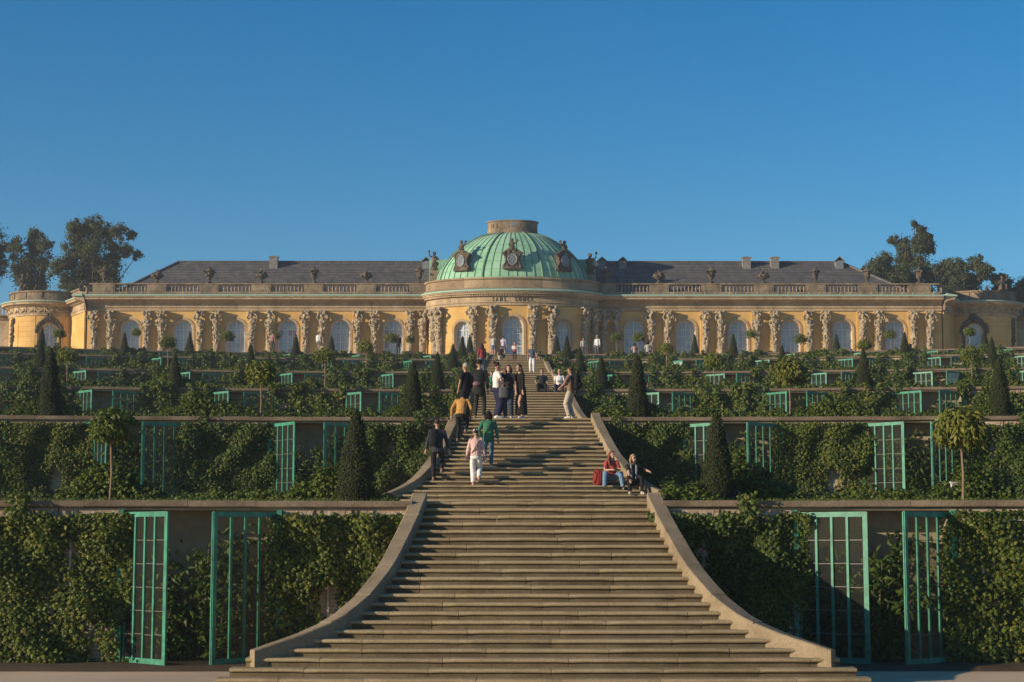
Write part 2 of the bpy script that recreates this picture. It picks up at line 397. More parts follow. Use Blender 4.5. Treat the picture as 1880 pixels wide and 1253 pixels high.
    if bkind == 'robe':
        D = MB(); lo = min(l[2].z for l in legs) + .06
        D.loft([(sc(V((0, pel.y, lo)).lerp(pel, 0)), rt * (.25 * s), V((0, 1, 0)) * (.19 * s)), (sc(V((pel.x, pel.y, pel.z * .55 + lo * .45))), rt * (.215 * s), V((0, 1, 0)) * (.165 * s)), (sc(pel + V((0, 0, .1))), rt * (.185 * s), V((0, 1, 0)) * (.135 * s))])
        link('skirt', remesh(D, 'skirt', cloth(bottom, 'skirt'), vox, 2, .008), root)
    else:
        D = MB()
        D.loft([(sc(pel + V((0, 0, -.10))), rt * (.165 * s), V((0, 1, 0)) * (.12 * s)), (sc(pel), rt * (.17 * s), V((0, 1, 0)) * (.125 * s)), (sc(P(0, 0, .10)), rt * (.155 * s), V((0, 1, 0)) * (.115 * s))])
        for hp, kn, an in legs:
            if bkind == 'shorts': tb(D, [hp, hp.lerp(kn, .5), hp.lerp(kn, .92)], [.097, .093, .088])
            else: tb(D, [hp, hp.lerp(kn, .5), kn, kn.lerp(an, .5), kn.lerp(an, .97)], [.097, .088 * (wide + 1) / 2, .07 * wide, .064 * wide, .056 * wide])
        link(bkind, remesh(D, bkind, cloth(bottom, bkind), vox, 2, .006), root)
    for i, (hp, kn, an) in enumerate(legs):
        E = MB(); f0 = an + V((0, 0, -.04)); o = .04 if i else -.02
        tb(E, [f0 + V((0, -.065, -.008)), f0 + V((0, -.03, .0)), f0 + V((0, .05, -.005)), f0 + V((o, .13, -.014)), f0 + V((o, .175, -.02))], [.034, .045, .045, .036, .022])
        E.build('shoe', cloth(shoes, 'shoe'), root, True)
    # hair
    Hh = MB(); hc = hd + V((0, 0, .03)) - fd * .012
    if hairk != 'bald':
        Hh.ell(sc(hc + V((0, 0, .022)) - fd * .006), (.084 * s, .098 * s, .092 * s), mat=hm)
        if hairk in ('long', 'wavy'):
            for q in range(-3, 4):
                a = q * .42; o = -fd * math.cos(a) * .075 + fr * math.sin(a) * .085
                L = .34 if hairk == 'long' else .27
                tb(Hh, [hc + o * .8 + V((0, 0, .03)), hc + o * 1.05 - V((0, 0, .10)), hc + o * 1.25 - V((0, 0, .2)) - fw * .02, hc + o * 1.15 + fd * .02 * abs(q) - V((0, 0, L))], [.03, .042, .042, .022], 8)
        if hairk == 'bob':
            for q in range(-3, 4):
                a = q * .5; o = -fd * math.cos(a) * .07 + fr * math.sin(a) * .08
                tb(Hh, [hc + o * .8 + V((0, 0, .03)), hc + o * 1.1 - V((0, 0, .08)), hc + o - V((0, 0, .17))], [.03, .042, .03], 8)
        if hairk == 'bun': Hh.ell(sc(hc - fd * .09 + V((0, 0, .09))), .05 * s)
        for v in range(len(Hh.v)):
            p = V(Hh.v[v]); q = noise.noise(p * 22) * .012; Hh.v[v] = tuple(p + (p - sc(hc)).normalized() * q)
        # keep the face free: pull hair that would cover it back behind the brow
        c0 = sc(hd)
        for v in range(len(Hh.v)):
            p = V(Hh.v[v]); rel = p - c0; f = rel.dot(fd)
            if f > .045 * s and rel.z < .075 * s and abs(rel.dot(fr)) < .07 * s and rel.z > -.14 * s: Hh.v[v] = tuple(p - fd * (f - .045 * s))
        Hh.build('hair', cloth(hair, 'hair'), root, True)
    if hairk == 'cap' or inner == 'cap':
        K = MB(); K.ell(sc(hd + V((0, 0, .075))), (.092 * s, .108 * s, .07 * s), mat=hm)
        bc = hd + fd * .12 + V((0, 0, .06)); K.ell(sc(bc), (.075 * s, .075 * s, .012 * s), mat=hm)
        K.build('cap', cloth((.62, .56, .46), 'cap'), root, True)
    if glasses:
        K = MB()
        for q in (-1, 1): K.ell(sc(hd + fd * .092 + fr * q * .034 + V((0, 0, .018))), (.03 * s, .012 * s, .022 * s), mat=hm)
        K.build('sunglasses', plain('dark lens', (.01, .01, .012), .1), root, True)
    else:
        K = MB()
        for q in (-1, 1): K.ell(sc(hd + fd * .088 + fr * q * .032 + V((0, 0, .018))), (.013 * s, .008 * s, .008 * s), 0, 8, 5, mat=hm)
        K.build('eyes', cloth((.03, .02, .015), 'eyes'), root, True)
    if layer:      # strap across the back and chest
        K = MB(); pts = []
        for q in range(13):
            a = 2 * math.pi * q / 12; u = .27 + .23 * math.cos(a); 
            pts.append(sc(P(-.15 * math.cos(a) * (-1), -.155 * math.sin(a), u)))
        K.tube(pts, .014 * s, 6); K.build('strap', cloth(layer, 'strap'), root, True)
    if scarf:
        K = MB()
        for q in (-1, 1): K.tube([sc(P(q * .06, -.03, .56)), sc(P(q * .085, .09, .48)), sc(P(q * .075, .15, .3)), sc(P(q * .06, .16, .05))], [.03 * s, .035 * s, .04 * s, .035 * s], 8)
        K.build('scarf', cloth(scarf, 'scarf'), root, True)
    root['_'] = 0; del root['_']
    info = dict(root=root, P=lambda x, f, u: root.location + Matrix.Rotation(rz, 3, 'Z') @ (P(x, f, u) * s), s=s)
    return info
def backpack(label, p, rz, size, c, tilt=0):
    w, dd, hh = size; root = empty('backpack', p, rz); tag(root, label, 'backpack')
    b = MB()
    b.loft([(V((0, 0, z * hh)), V((w / 2 * k, 0, 0)), V((0, dd / 2 * k2, 0))) for z, k, k2 in ((0, .82, .8), (.06, .98, 1), (.4, 1.02, 1.12), (.75, .95, 1), (.93, .75, .8), (1, .4, .45))], 18)
    m = cloth(c, 'backpack fabric')
    link('bag', remesh(b, 'bag', m, .014, 2, .006), root)
    q = MB(); q.ell((0, -dd * .55, hh * .30), (w * .38, dd * .22, hh * .2)); q.build('pocket', m, root, True)
    for sx in (-1, 1):
        q = MB(); q.tube([(sx * w * .3, dd * .4, hh * .9), (sx * w * .36, dd * .8, hh * .75), (sx * w * .36, dd * .75, hh * .4), (sx * w * .3, dd * .45, hh * .1)], .014, 6); q.build('strap', m, root, True)
    q = MB(); q.tube([(-.05, 0, hh * .97), (-.03, 0, hh * 1.07), (.03, 0, hh * 1.07), (.05, 0, hh * .97)], .009, 6); q.build('handle', m, root, True)
    return root
def step(k, n, px, dy=.14):
    """point on the tread of step n of flight k (0..5) under photo column px"""
    Y = S[k] + n * T + dy; return V((xat(px, Y), Y, ZT[k] + n * RIS))
def ter(k, px, back):
    Y = S[k - 1] + 22 * T + back if k > 0 else 30
    return V((xat(px, Y), Y, ZT[k] + .0))
BLK = (.012, .012, .014)
p = person('man in a black jacket walking up with a black backpack, beside the left stair parapet', step(1, 7, 803), 0, 1.86, top=(.032, .034, .042), topname='jacket', bottom=(.016, .016, .018), hair=(.05, .035, .025),
           feet=[(-.1, 0, 0), (.13, .06, .24)], lean=.12, hem=.80, hands=[(-.33, .05, .80), (.34, .05, .84)], shoes=(.22, .16, .11), drop=.02)
backpack('black backpack worn by the man in the black jacket beside the left parapet', p['P'](-.07, -.24, .02), 0, (.34, .22, .52), (.01, .01, .012))
p = person('person in a pink jacket, white trousers and cream cap walking up the stairs', step(1, 6, 874), 0, 1.66, top=(.60, .40, .36), topname='jacket', bottom=(.68, .67, .66), hair=(.03, .02, .02), hairk='cap', wide=1.25,
           feet=[(-.08, 0, 0), (.10, -.10, .17)], hem=.92, hands=[(-.30, .02, .86), (.30, .02, .84)], shoes=(.45, .30, .24), layer=(.06, .04, .05), female=True)
b = MB(); b.loft([(V((0, 0, z)), V((w, 0, 0)), V((0, .05, 0))) for z, w in ((0, .08), (.04, .1), (.16, .1), (.2, .07))], 12)
tag(b.build('shoulder_bag', cloth((.10, .06, .055), 'leather'), None, True, p['P'](-.24, .02, -.12)), 'small brown shoulder bag at the hip of the person in pink', 'bag')
p = person('person in a green jacket and blue jeans with dark bobbed hair walking up', step(1, 10, 897), 0, 1.72, top=(.035, .15, .085), topname='jacket', bottom=(.07, .13, .20), hair=(.012, .01, .01), hairk='bob',
           feet=[(-.11, -.10, .14), (.08, 0, 0)], lean=.16, hem=.80, hands=[(-.22, .18, .95), (.30, .08, .85)], shoes=(.6, .58, .55), layer=(.02, .02, .025))
p = person('person in a mustard jumper and black trousers climbing close to the left parapet', step(1, 16, 846), R(-14), 1.74, top=(.42, .22, .065), topname='jumper', bottom=(.014, .014, .016), hair=(.012, .012, .014), hairk='bob',
           feet=[(-.10, -.02, 0), (.13, .10, .29)], lean=.42, hem=.90, hands=[(-.36, .22, .84), (.26, .28, .86)], shoes=(.25, .17, .11), drop=.05)
p = person('grey-haired man in a black T-shirt looking left above the person in mustard', ter(2, 855, .5), R(50), 1.82, top=(.012, .012, .013), sleeve='short', topname='tee', bottom=(.015, .015, .017), hair=(.33, .31, .29), headturn=R(10), skin=SKIN2)
p = person('tall man in a dark coat seen from behind with a grey waist bag', ter(2, 880, .45), R(-8), 1.92, top=(.016, .018, .018), topname='coat', bottom=(.03, .028, .025), hair=(.02, .015, .012), shoes=(.25, .15, .10), hem=.72, feet=[(-.13, 0, 0), (.13, .05, 0)])
b = MB(); b.ell((0, 0, 0), (.13, .07, .075), seg=14); tag(b.build('waist_bag', cloth((.22, .11, .13), 'bag fabric'), None, True, p['P'](-.05, -.2, .10)), 'small greyish pink bag at the back of the dark-coated man', 'bag')
p = person('person in a white top and wide navy trousers with sunglasses, facing right', ter(2, 912, .25), R(-70), 1.82, top=(.62, .60, .56), topname='blouse', sleeve='short', bottom=(.018, .018, .05), hair=(.05, .022, .018), hairk='bun', wide=1.75,
           hands=[(-.2, .26, 1.08), (.18, .26, 1.05)], shoes=(.6, .6, .58), glasses=True, female=True, hem=.98)
p = person('person in black and dark jeans raising a hand to the face in the standing group', ter(2, 934, .3), R(165), 1.74, top=(.02, .02, .022), topname='tee', sleeve='short', bottom=(.035, .05, .085), hair=(.035, .025, .02), hairk='bob', wide=1.3,
           hands=[(-.28, .1, .86), (.20, .16, 1.52)], headturn=R(20), shoes=(.6, .58, .55))
b = MB(); b.loft([(V((0, 0, z)), V((w, 0, 0)), V((0, .05, 0))) for z, w in ((0, .15), (.06, .17), (.3, .16), (.36, .12))], 14); b.tube([(-.1, 0, .34), (-.06, 0, .6), (.06, 0, .6), (.1, 0, .34)], .012, 6)
tag(b.build('tote_bag', cloth((.085, .085, .09), 'canvas'), None, True, ter(2, 925, .05) + V((0, 0, .66))), 'dark grey tote bag hanging beside the group on the landing', 'bag')
p = person('person wrapped in a long black robe bending the head towards the group', ter(2, 957, .3), R(120), 1.76, top=(.010, .009, .009), topname='robe', bottom=(.010, .009, .009), bkind='robe', hair=(.04, .025, .018), hairk='wavy', lean=.10,
           hands=[(-.30, .12, .86), (.26, .25, 1.15)], headturn=R(15), shoes=(.55, .53, .5), hem=.75)
p = person('man in beige trousers and brown shirt looking down at his phone by the parapet', ter(2, 1048, .3), R(62), 1.68, top=(.20, .125, .085), topname='tee', sleeve='short', bottom=(.42, .37, .29), hair=(.05, .03, .02), wide=1.35, skin=SKIN2,
           hands=[(-.14, .34, 1.06), (.12, .34, 1.06)], shoes=(.5, .47, .42), hem=.86, headturn=0)
backpack('black backpack worn by the man in beige trousers', p['P'](0, -.25, .06), R(62), (.32, .2, .48), (.01, .01, .012))
b = MB(); b.box((0, 0, 0), (.075, .012, .15)); tag(b.build('phone', plain('phone', (.02, .02, .025), .2), None, False, p['P'](0, .42, .20)), 'dark phone held by the man in beige trousers', 'phone')
# seated on the second flight
q = step(1, 7, 1121, .05)
p = person('woman with long auburn hair in a red top and jeans sitting on the stairs', q, R(184), 1.70, 'sit', top=(.36, .065, .055), sleeve='short', topname='blouse', bottom=(.12, .21, .31), hair=(.16, .05, .03), hairk='long', wide=1.2, headturn=R(38), female=True,
           feet=[(-.30, .52, -.29), (.27, .50, -.29)], hands=[(-.06, .42, .32), (.05, .42, .32)], lean=.30, shoes=(.03, .03, .035), vox=.009)
backpack('bright red backpack standing on the stairs beside the seated red-topped woman', step(1, 6, 1097, .14), R(170), (.31, .24, .46), (.24, .030, .024))
q = step(1, 6, 1160, .05)
p = person('blonde woman in black with sunglasses and grey scarf sitting with an outstretched hand', q, R(190), 1.72, 'sit', top=(.013, .013, .014), sleeve='short', topname='tee', bottom=(.012, .012, .014), hair=(.33, .20, .10), hairk='bob', glasses=True, headturn=R(22), female=True,
           feet=[(-.16, .52, -.29), (.20, .47, -.29)], hands=[(-.44, .34, .40), (.18, .42, .16)], lean=.14, shoes=(.45, .42, .38), scarf=(.20, .20, .21), vox=.009)
# seated at the top of flight three
p = person('man in a black T-shirt sitting in the middle of the stairs', ter(3, 995, .35) + V((0, 0, .06)), R(178), 1.80, 'sit', top=(.02, .024, .028), sleeve='short', topname='tee', bottom=(.012, .012, .013), hair=(.12, .07, .04), skin=SKIN2, feet=[(-.14, .40, -.34), (.15, .40, -.34)], hands=[(-.30, .05, .02), (.24, .3, .22)], vox=.013)
p = person('person in a white printed T-shirt and sunglasses sitting near the right parapet', ter(3, 1027, .35) + V((0, 0, .06)), R(176), 1.76, 'sit', top=(.62, .61, .60), sleeve='short', topname='tee', bottom=(.03, .035, .06), hair=(.40, .27, .14), glasses=True, feet=[(-.14, .40, -.34), (.15, .40, -.34)], hands=[(-.28, .08, .03), (.26, .08, .05)], vox=.013)
K = MB()
for z, w in ((.40, .20), (.345, .15)): K.box((0, 0, z), (w, .012, .03))
for i in range(4): K.box((-.075 + .05 * i, 0, .40), (.012, .016, .034), 1)
K.build('shirt_print', [cloth((.05, .05, .06), 'print'), cloth((.62, .61, .60), 'tee')], p['root'], False, (0, .148, -.01))
p = person('person in a green shirt sitting behind the standing group', ter(3, 902, .35) + V((0, 0, .06)), R(190), 1.6, 'sit', top=(.03, .22, .12), sleeve='short', topname='tee', bottom=(.3, .28, .25), hair=(.04, .03, .02), hairk='bob', feet=[(-.14, .40, -.34), (.15, .40, -.34)], vox=.014)
p = person('man in a slate blue shirt and white trousers coming down the stairs', ter(4, 977, .2), R(178), 1.74, top=(.07, .085, .12), sleeve='short', topname='shirt', bottom=(.66, .64, .62), hair=(.06, .045, .03), skin=SKIN2, wide=1.25, glasses=True, vox=.014, shoes=(.5, .48, .45), hands=[(-.30, .12, .90), (.28, .10, .84)])
p = person('seated person in black and white with dark hair below the top of the stairs', step(5, 12, 991) + V((0, 0, .06)), R(165), 1.7, 'sit', top=(.03, .03, .032), sleeve='short', topname='tee', bottom=(.012, .012, .014), hair=(.02, .015, .012), hairk='bob', vox=.015, scarf=(.6, .58, .55), hands=[(-.1, .3, .45), (.12, .3, .45)])
p = person('person in a red top and faded jeans standing left on the upper stairs', ter(4, 885, .3), R(25), 1.80, top=(.25, .035, .04), topname='jumper', bottom=(.12, .17, .22), hair=(.03, .02, .018), hairk='long', vox=.015)
p = person('person in a white blouse sitting beside the red-topped person on the upper stairs', step(5, 11, 894) + V((0, 0, .06)), R(150), 1.7, 'sit', top=(.6, .55, .54), topname='blouse', bottom=(.55, .52, .5), hair=(.025, .018, .015), hairk='long', vox=.015, female=True)
p = person('person in a pale top and blue shorts standing at the head of the stairs', ter(6, 906, .4), R(5), 1.78, top=(.5, .47, .40), sleeve='short', topname='tee', bottom=(.13, .17, .28), bkind='shorts', hair=(.10, .07, .05), skin=SKIN, vox=.016)
p = person('person in a lilac shirt standing at the head of the stairs beside the pale top', ter(6, 924, 1.2), R(-20), 1.82, top=(.42, .40, .52), sleeve='short', topname='shirt', bottom=(.10, .12, .2), bkind='shorts', hair=(.04, .03, .02), vox=.016)
p = person('person in a dark top and beige trousers climbing the uppermost flight', step(5, 13, 919), R(-6), 1.86, top=(.02, .018, .02), sleeve='short', topname='tee', bottom=(.46, .42, .34), hair=(.03, .02, .015), vox=.014, wide=1.2, feet=[(-.1, 0, 0), (.1, .1, .14)], lean=.1)
b = MB(); b.ell((0, 0, 0), (.13, .08, .19)); tag(b.build('handbag', cloth((.02, .018, .022), 'leather'), None, True, p['P'](.27, 0, -.06)), 'black handbag of the climber in beige trousers', 'bag')
p = person('woman in a red and white top reading a white map on the upper stairs', step(5, 17, 945), R(182), 1.72, top=(.42, .07, .055), sleeve='none', topname='top', bottom=(.025, .022, .025), hair=(.05, .02, .016), hairk='bun', vox=.015, hands=[(-.17, .3, 1.12), (.17, .3, 1.12)], female=True)
b = MB(); b.box((-.13, 0, 0), (.27, .008, .30), 0, Matrix.Rotation(R(14), 3, 'Z')); b.box((.13, 0, 0), (.27, .008, .30), 0, Matrix.Rotation(R(-14), 3, 'Z'))
tag(b.build('folded_map', plain('paper', (.7, .69, .66), .8), None, False, p['P'](0, .38, .27), R(182)), 'white folded map held by the woman in red', 'map')
p = person('man in a white shirt and cap standing on the topmost terrace right of the stairs', ter(6, 1097, .8), R(165), 1.80, top=(.62, .62, .62), topname='shirt', bottom=(.10, .10, .11), hair=(.08, .06, .05), hairk='cap', vox=.016)
p = person('person in a pale blouse half hidden by a small yew on the topmost terrace', ter(6, 1071, 1.0), R(200), 1.62, top=(.52, .46, .46), topname='blouse', bottom=(.1, .09, .1), hair=(.02, .016, .014), hairk='bob', vox=.016)
p = person('person in a faded pink shirt sitting on the topmost wall', V((xat(1166, 157), 157.2, ZT[6] - .35)), R(10), 1.66, 'sit', top=(.38, .24, .22), topname='shirt', bottom=(.03, .03, .04), hair=(.02, .015, .014), hairk='bob', vox=.016)
p = person('person in a black and white patterned shirt sitting on the topmost wall', V((xat(1190, 156.5), 156.6, ZT[6] - .35)), R(-12), 1.86, 'sit', top=(.30, .29, .28), topname='shirt', bottom=(.03, .03, .035), hair=(.015, .012, .012), hairk='bob', vox=.016)
p = person('man in dark clothes with a backpack standing before the palace left of the dome', ter(6, 733, 1.0) - V((0, 1.5, 0)), R(10), 1.76, top=(.014, .014, .016), topname='jacket', bottom=(.02, .02, .025), hair=(.02, .016, .014), vox=.016)
backpack('small black backpack on the dark-clothed man before the palace', p['P'](0, -.24, .05), R(10), (.32, .2, .46), (.008, .008, .01))
p = person('person in a white shirt strolling before the palace between two caryatids', V((xat(583, 158), 158, ZT[6])), R(-30), 1.55, top=(.62, .61, .6), topname='shirt', bottom=(.2, .18, .16), hair=(.10, .06, .04), vox=.016)
p = person('person in dusty pink strolling before the palace farthest left', V((xat(499, 158), 158, ZT[6])), R(-30), 1.6, top=(.28, .15, .14), topname='shirt', bottom=(.06, .06, .07), hair=(.06, .04, .03), vox=.016)
# ------------------------------------------------------------------ ground and terraces
b = MB()
YW1 = WY[1]
b.quad((-900, -200, 0), (900, -200, 0), (900, S[0] + 4.7, 0), (-900, S[0] + 4.7, 0)); b.quad((-900, S[0] + 4.7, 0), (900, S[0] + 4.7, 0), (900, 900, 0), (-900, 900, 0))
tag(b.build('ground', M['gravel']), kind='structure')
for sx, nm in ((-1, 'left'), (1, 'right')):
    b = MB(); xs = [2.9 + i * .6 for i in range(60)]
    rows = [[V((sx * x, S[0] + 4.15 + .12 * noise.noise(V((x * .9, sx, 0))) + (.4 if x < 4.6 else 0), .004)) for x in xs], [V((sx * x, S[0] + 4.6, .05 + .03 * noise.noise(V((x * 2, sx, 5))))) for x in xs], [V((sx * x, wy(1, x) + .3, .07)) for x in xs]]
    for r in range(2):
        for i in range(len(xs) - 1): b.quad(rows[r][i], rows[r][i + 1], rows[r + 1][i + 1], rows[r + 1][i])
    tag(b.build('planting_bed', M['soil']), kind='structure')
XE = 62
def xs_(a, bb, st): n = max(1, int(round((bb - a) / st))); return [a + (bb - a) * i / n for i in range(n + 1)]
for k in range(1, 7):
    b = MB(); X = xs_(-XE, XE, 2)
    for i in range(len(X) - 1):
        x0, x1 = X[i], X[i + 1]
        if k < 6: y2 = lambda x: wy(k + 1, x) + 1.2
        else: y2 = lambda x: 420
        z = ZT[k] - .03
        if abs((x0 + x1) / 2) > 3: fr = lambda x: wy(k, x) + .42
        else: fr = lambda x: S[k - 1] + 22 * T + .12
        b.quad((x0, fr(x0), z), (x1, fr(x1), z), (x1, y2(x1), z), (x0, y2(x0), z))
    tag(b.build('terrace_ground', M['turf'] if k < 6 else M['gravel']), kind='structure')
    if k < 6:   # gravel landing on the axis
        b = MB(); b.quad((-2.6, S[k - 1] + 22 * T + .15, ZT[k] - .002), (2.6, S[k - 1] + 22 * T + .15, ZT[k] - .002), (2.6, S[k] + 1.2, ZT[k] - .002), (-2.6, S[k] + 1.2, ZT[k] - .002))
        tag(b.build('landing_path', M['gravel']), kind='structure')
# plateau flanks (the hill behind)
b = MB(); z = ZT[6] - .04
for sx in (-1, 1): b.quad((sx * XE, 120, z - 7), (sx * 900, 120, z - 7), (sx * 900, 900, z - 1), (sx * XE, 900, z - 1))
b.quad((-900, 419, z), (900, 419, z), (900, 900, z - 1), (-900, 900, z - 1))
tag(b.build('hill', M['turf']), kind='structure')
# ------------------------------------------------------------------ stairs
def make_flight(k, label):
    root = empty('stone_staircase', (0, S[k], ZT[k])); tag(root, label, 'staircase', 'stair flights between the terraces')
    rnd = random.Random(50 + k); b = MB()
    z0p = [(1.06, 0), (.045, 0), (.020, -.007), (.004, -.022), (.0, -.040), (.010, -.058), (.034, -.068), (.065, -.070), (.067, -RIS - .012), (1.06, -RIS - .012)]
    for n in range(1, 23):
        w = hw(k, n) + (.10 if n > 3 else 0) ; zt = n * RIS; y0 = n * T
        cuts = [-w]; x = -w + rnd.uniform(.5, 1.6)
        while x < w - .5: cuts.append(x); x += rnd.uniform(1.1, 2.3)
        cuts.append(w); base = rnd.uniform(-.004, .004)
        for a, c in zip(cuts, cuts[1:]):
            dz = base + rnd.uniform(-.003, .003); dy = rnd.uniform(-.004, .004)
            us = xs_(a + (.004 if a > -w else 0), c - (.004 if c < w else 0), .22 if k < 2 else .8)
            dep = 1.0 if n < 22 else .5
            def P(u, d_, z_, y0=y0, zt=zt, dz=dz, dy=dy, n=n, us=us):
                q = noise.noise(V((u * 2.2, n * 3.1, k * 7.7))) * .005 + noise.noise(V((u * 9, n * 3.1, k * 7.7))) * .003
                e = min(u - us[0], us[-1] - u); rr = -.012 if e < .03 else 0
                bow = .0075 * u * u if n < 21 else 0
                if d_ > .5: return V((u, y0 + bow + (T + .1 if n < 22 else .4), zt + z_ + (dz if z_ > -.01 else 0)))
                return V((u, y0 + bow + d_ + dy + q - rr, zt + z_ + dz + (q * .7 + rr * .5 if z_ > -.07 else 0)))
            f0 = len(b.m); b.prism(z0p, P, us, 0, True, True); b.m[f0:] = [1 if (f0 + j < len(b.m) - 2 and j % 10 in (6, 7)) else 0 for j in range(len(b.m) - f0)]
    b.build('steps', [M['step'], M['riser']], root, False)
    for sx in (-1, 1):
        c = MB(); n0 = 3.35; ns = [n0 + (22.35 - n0) * i / 46 for i in range(47)]; JN = []
        pin = [V((sx * hw(k, n), n * T, 0)) for n in ns]; rings = []
        ns2 = sorted(ns + [j + e for j in (6.1, 9.2, 12.7, 16.0, 19.3) for e in (-.035, -.012, .012, .035)]); NN = len(ns2) - 1
        pin = [V((sx * hw(k, n), n * T, 0)) for n in ns2]
        for i, n in enumerate(ns2):
            t = (pin[min(i + 1, NN)] - pin[max(i - 1, 0)]).normalized(); nn = V((t.y, -t.x, 0)) * sx
            if nn.x * sx < 0: nn = -nn
            q = .004 * noise.noise(V((n * 2, k, sx)))
            zt = n * RIS + .12 - .03 * max(0, 1 - (n - n0) / 4) + q - (.022 if any(abs(n - j) < .02 for j in (6.1, 9.2, 12.7, 16.0, 19.3)) else 0); wd = .20 + .11 * min(1, (n - n0) / 3)
            a = pin[i]; o = pin[i] + nn * wd; a2 = a + nn * .02; o2 = o - nn * .025
            zb = -.02
            rings.append([V((a.x, a.y, zb)), V((a.x, a.y, zt - .02)), V((a2.x, a2.y, zt)), V((o2.x, o2.y, zt)), V((o.x, o.y, zt - .025)), V((o.x, o.y, zb))])
        vs = [p for r_ in rings for p in r_]; fs = []
        for i in range(NN):
            for j in range(5): fs.append((i * 6 + j, i * 6 + j + 1, (i + 1) * 6 + j + 1, (i + 1) * 6 + j))
        fs.append(tuple(range(6))); fs.append(tuple(NN * 6 + j for j in range(5, -1, -1)))
        c.add(vs, fs); o = c.build('cheek_wall', M['cheek'], root)
    return root
FL = ['broad lowest flight of sandstone stairs flaring out onto the gravel', 'second flight of stairs with two women seated at its right edge', 'third flight of stairs behind the standing group of visitors',
      'fourth flight of stairs above the seated man in black', 'fifth flight of stairs below the man in white trousers', 'topmost short-looking flight of stairs in front of the palace door']
for k in range(6): make_flight(k, FL[k])
# ------------------------------------------------------------------ terrace walls with glazed doors
NW, NH = 3.05, 3.03          # niche width and height
def npos(k, i): return (6.70 if k <= 2 else 6.95) + (5.75 if k <= 2 else 6.15) * i
def vis(x, Y, z, m=60):
    p = pxof((x, Y, z)); return -m < p[0] < W0 + m
def leaf_mesh_door(w, h, bars, hazy=False):
    b = MB(); st = .085; t = .05
    b.box((st / 2, 0, h / 2), (st, t, h)); b.box((w - st / 2, 0, h / 2), (st, t, h))
    b.box((w / 2, .002, h - .05), (w - 2 * st, t - .006, .10)); b.box((w / 2, .002, .065), (w - 2 * st, t - .006, .13))
    for i in range(bars):
        x = st + (w - 2 * st) * (i + 1) / (bars + 1); b.box((x, -.006, h / 2 + .015), (.05, t - .012, h - .23))
    # weather strip along the free edge
    b.box((w + .009, -.012, h / 2), (.018, .03, h - .02))
    g = MB(); g.box((w / 2, .012, h / 2 + .015), (w - 2 * st, .006, h - .23))
    for i in range(1, 6):
        z = .13 + (h - .23) * i / 6
        for j in range(bars + 1):
            x0 = st + (w - 2 * st) * j / (bars + 1) + .028; x1 = st + (w - 2 * st) * (j + 1) / (bars + 1) - .028
            g.box(((x0 + x1) / 2, .006, z + .006 * math.sin(i * 5 + j * 3)), (x1 - x0, .010, .009), 1)
    return b.mesh('glazed_door', M['green_paint']), g.mesh('glass_pane', [M['glass_hazy'] if hazy else M['glass'], M['lap']])
DL, DG = leaf_mesh_door(NW / 2 - .01, NH - .07, 3); _, DGH = leaf_mesh_door(NW / 2 - .01, NH - .07, 3, True)
def wall_mb(k, sx):
    top = ZT[k] - .14; bot = ZT[k - 1] - .1
    inner = 2.45 if k > 1 else 2.45
    lim = XE
    segs = []; x = inner; i = 0; niches = []
    while x < lim:
        c = npos(k, i); a = c - NW / 2
        if k <= 6 and vis(sx * c, wy(k, c), ZT[k], 110):
            segs.append((x, a)); niches.append(c); x = c + NW / 2
        else:
            segs.append((x, lim)); x = lim
        i += 1
    b = MB()
    P = lambda u, d_, z: V((sx * u, wy(k, u) - d_, z))
    for a, c in segs: b.prism([(0, bot), (0, top), (-.6, top), (-.6, bot)], P, xs_(a, c, .9), 0, True, True)
    for c in niches:
        a, e = c - NW / 2, c + NW / 2; zb = ZT[k - 1]
        us = xs_(a, e, .8)
        b.prism([(-.003, zb + NH), (-.003, top), (-.6, top), (-.6, zb + NH)], P, us, 1, True, True)   # lintel
        b.prism([(-.85, bot), (-.85, top - .02)], P, us, 1, False)
        for q in (a, e):
            b.add([P(q, -.602, bot), P(q, -.602, top - .01), P(q, -.85, top - .01), P(q, -.85, bot)], [(0, 1, 2, 3)], 1)
        b.add([P(a, -.6, zb + NH + .002), P(e, -.6, zb + NH + .002), P(e, -.85, zb + NH + .002), P(a, -.85, zb + NH + .002)], [(0, 1, 2, 3)], 1)
    return b, niches, segs
WALLSEG = {}
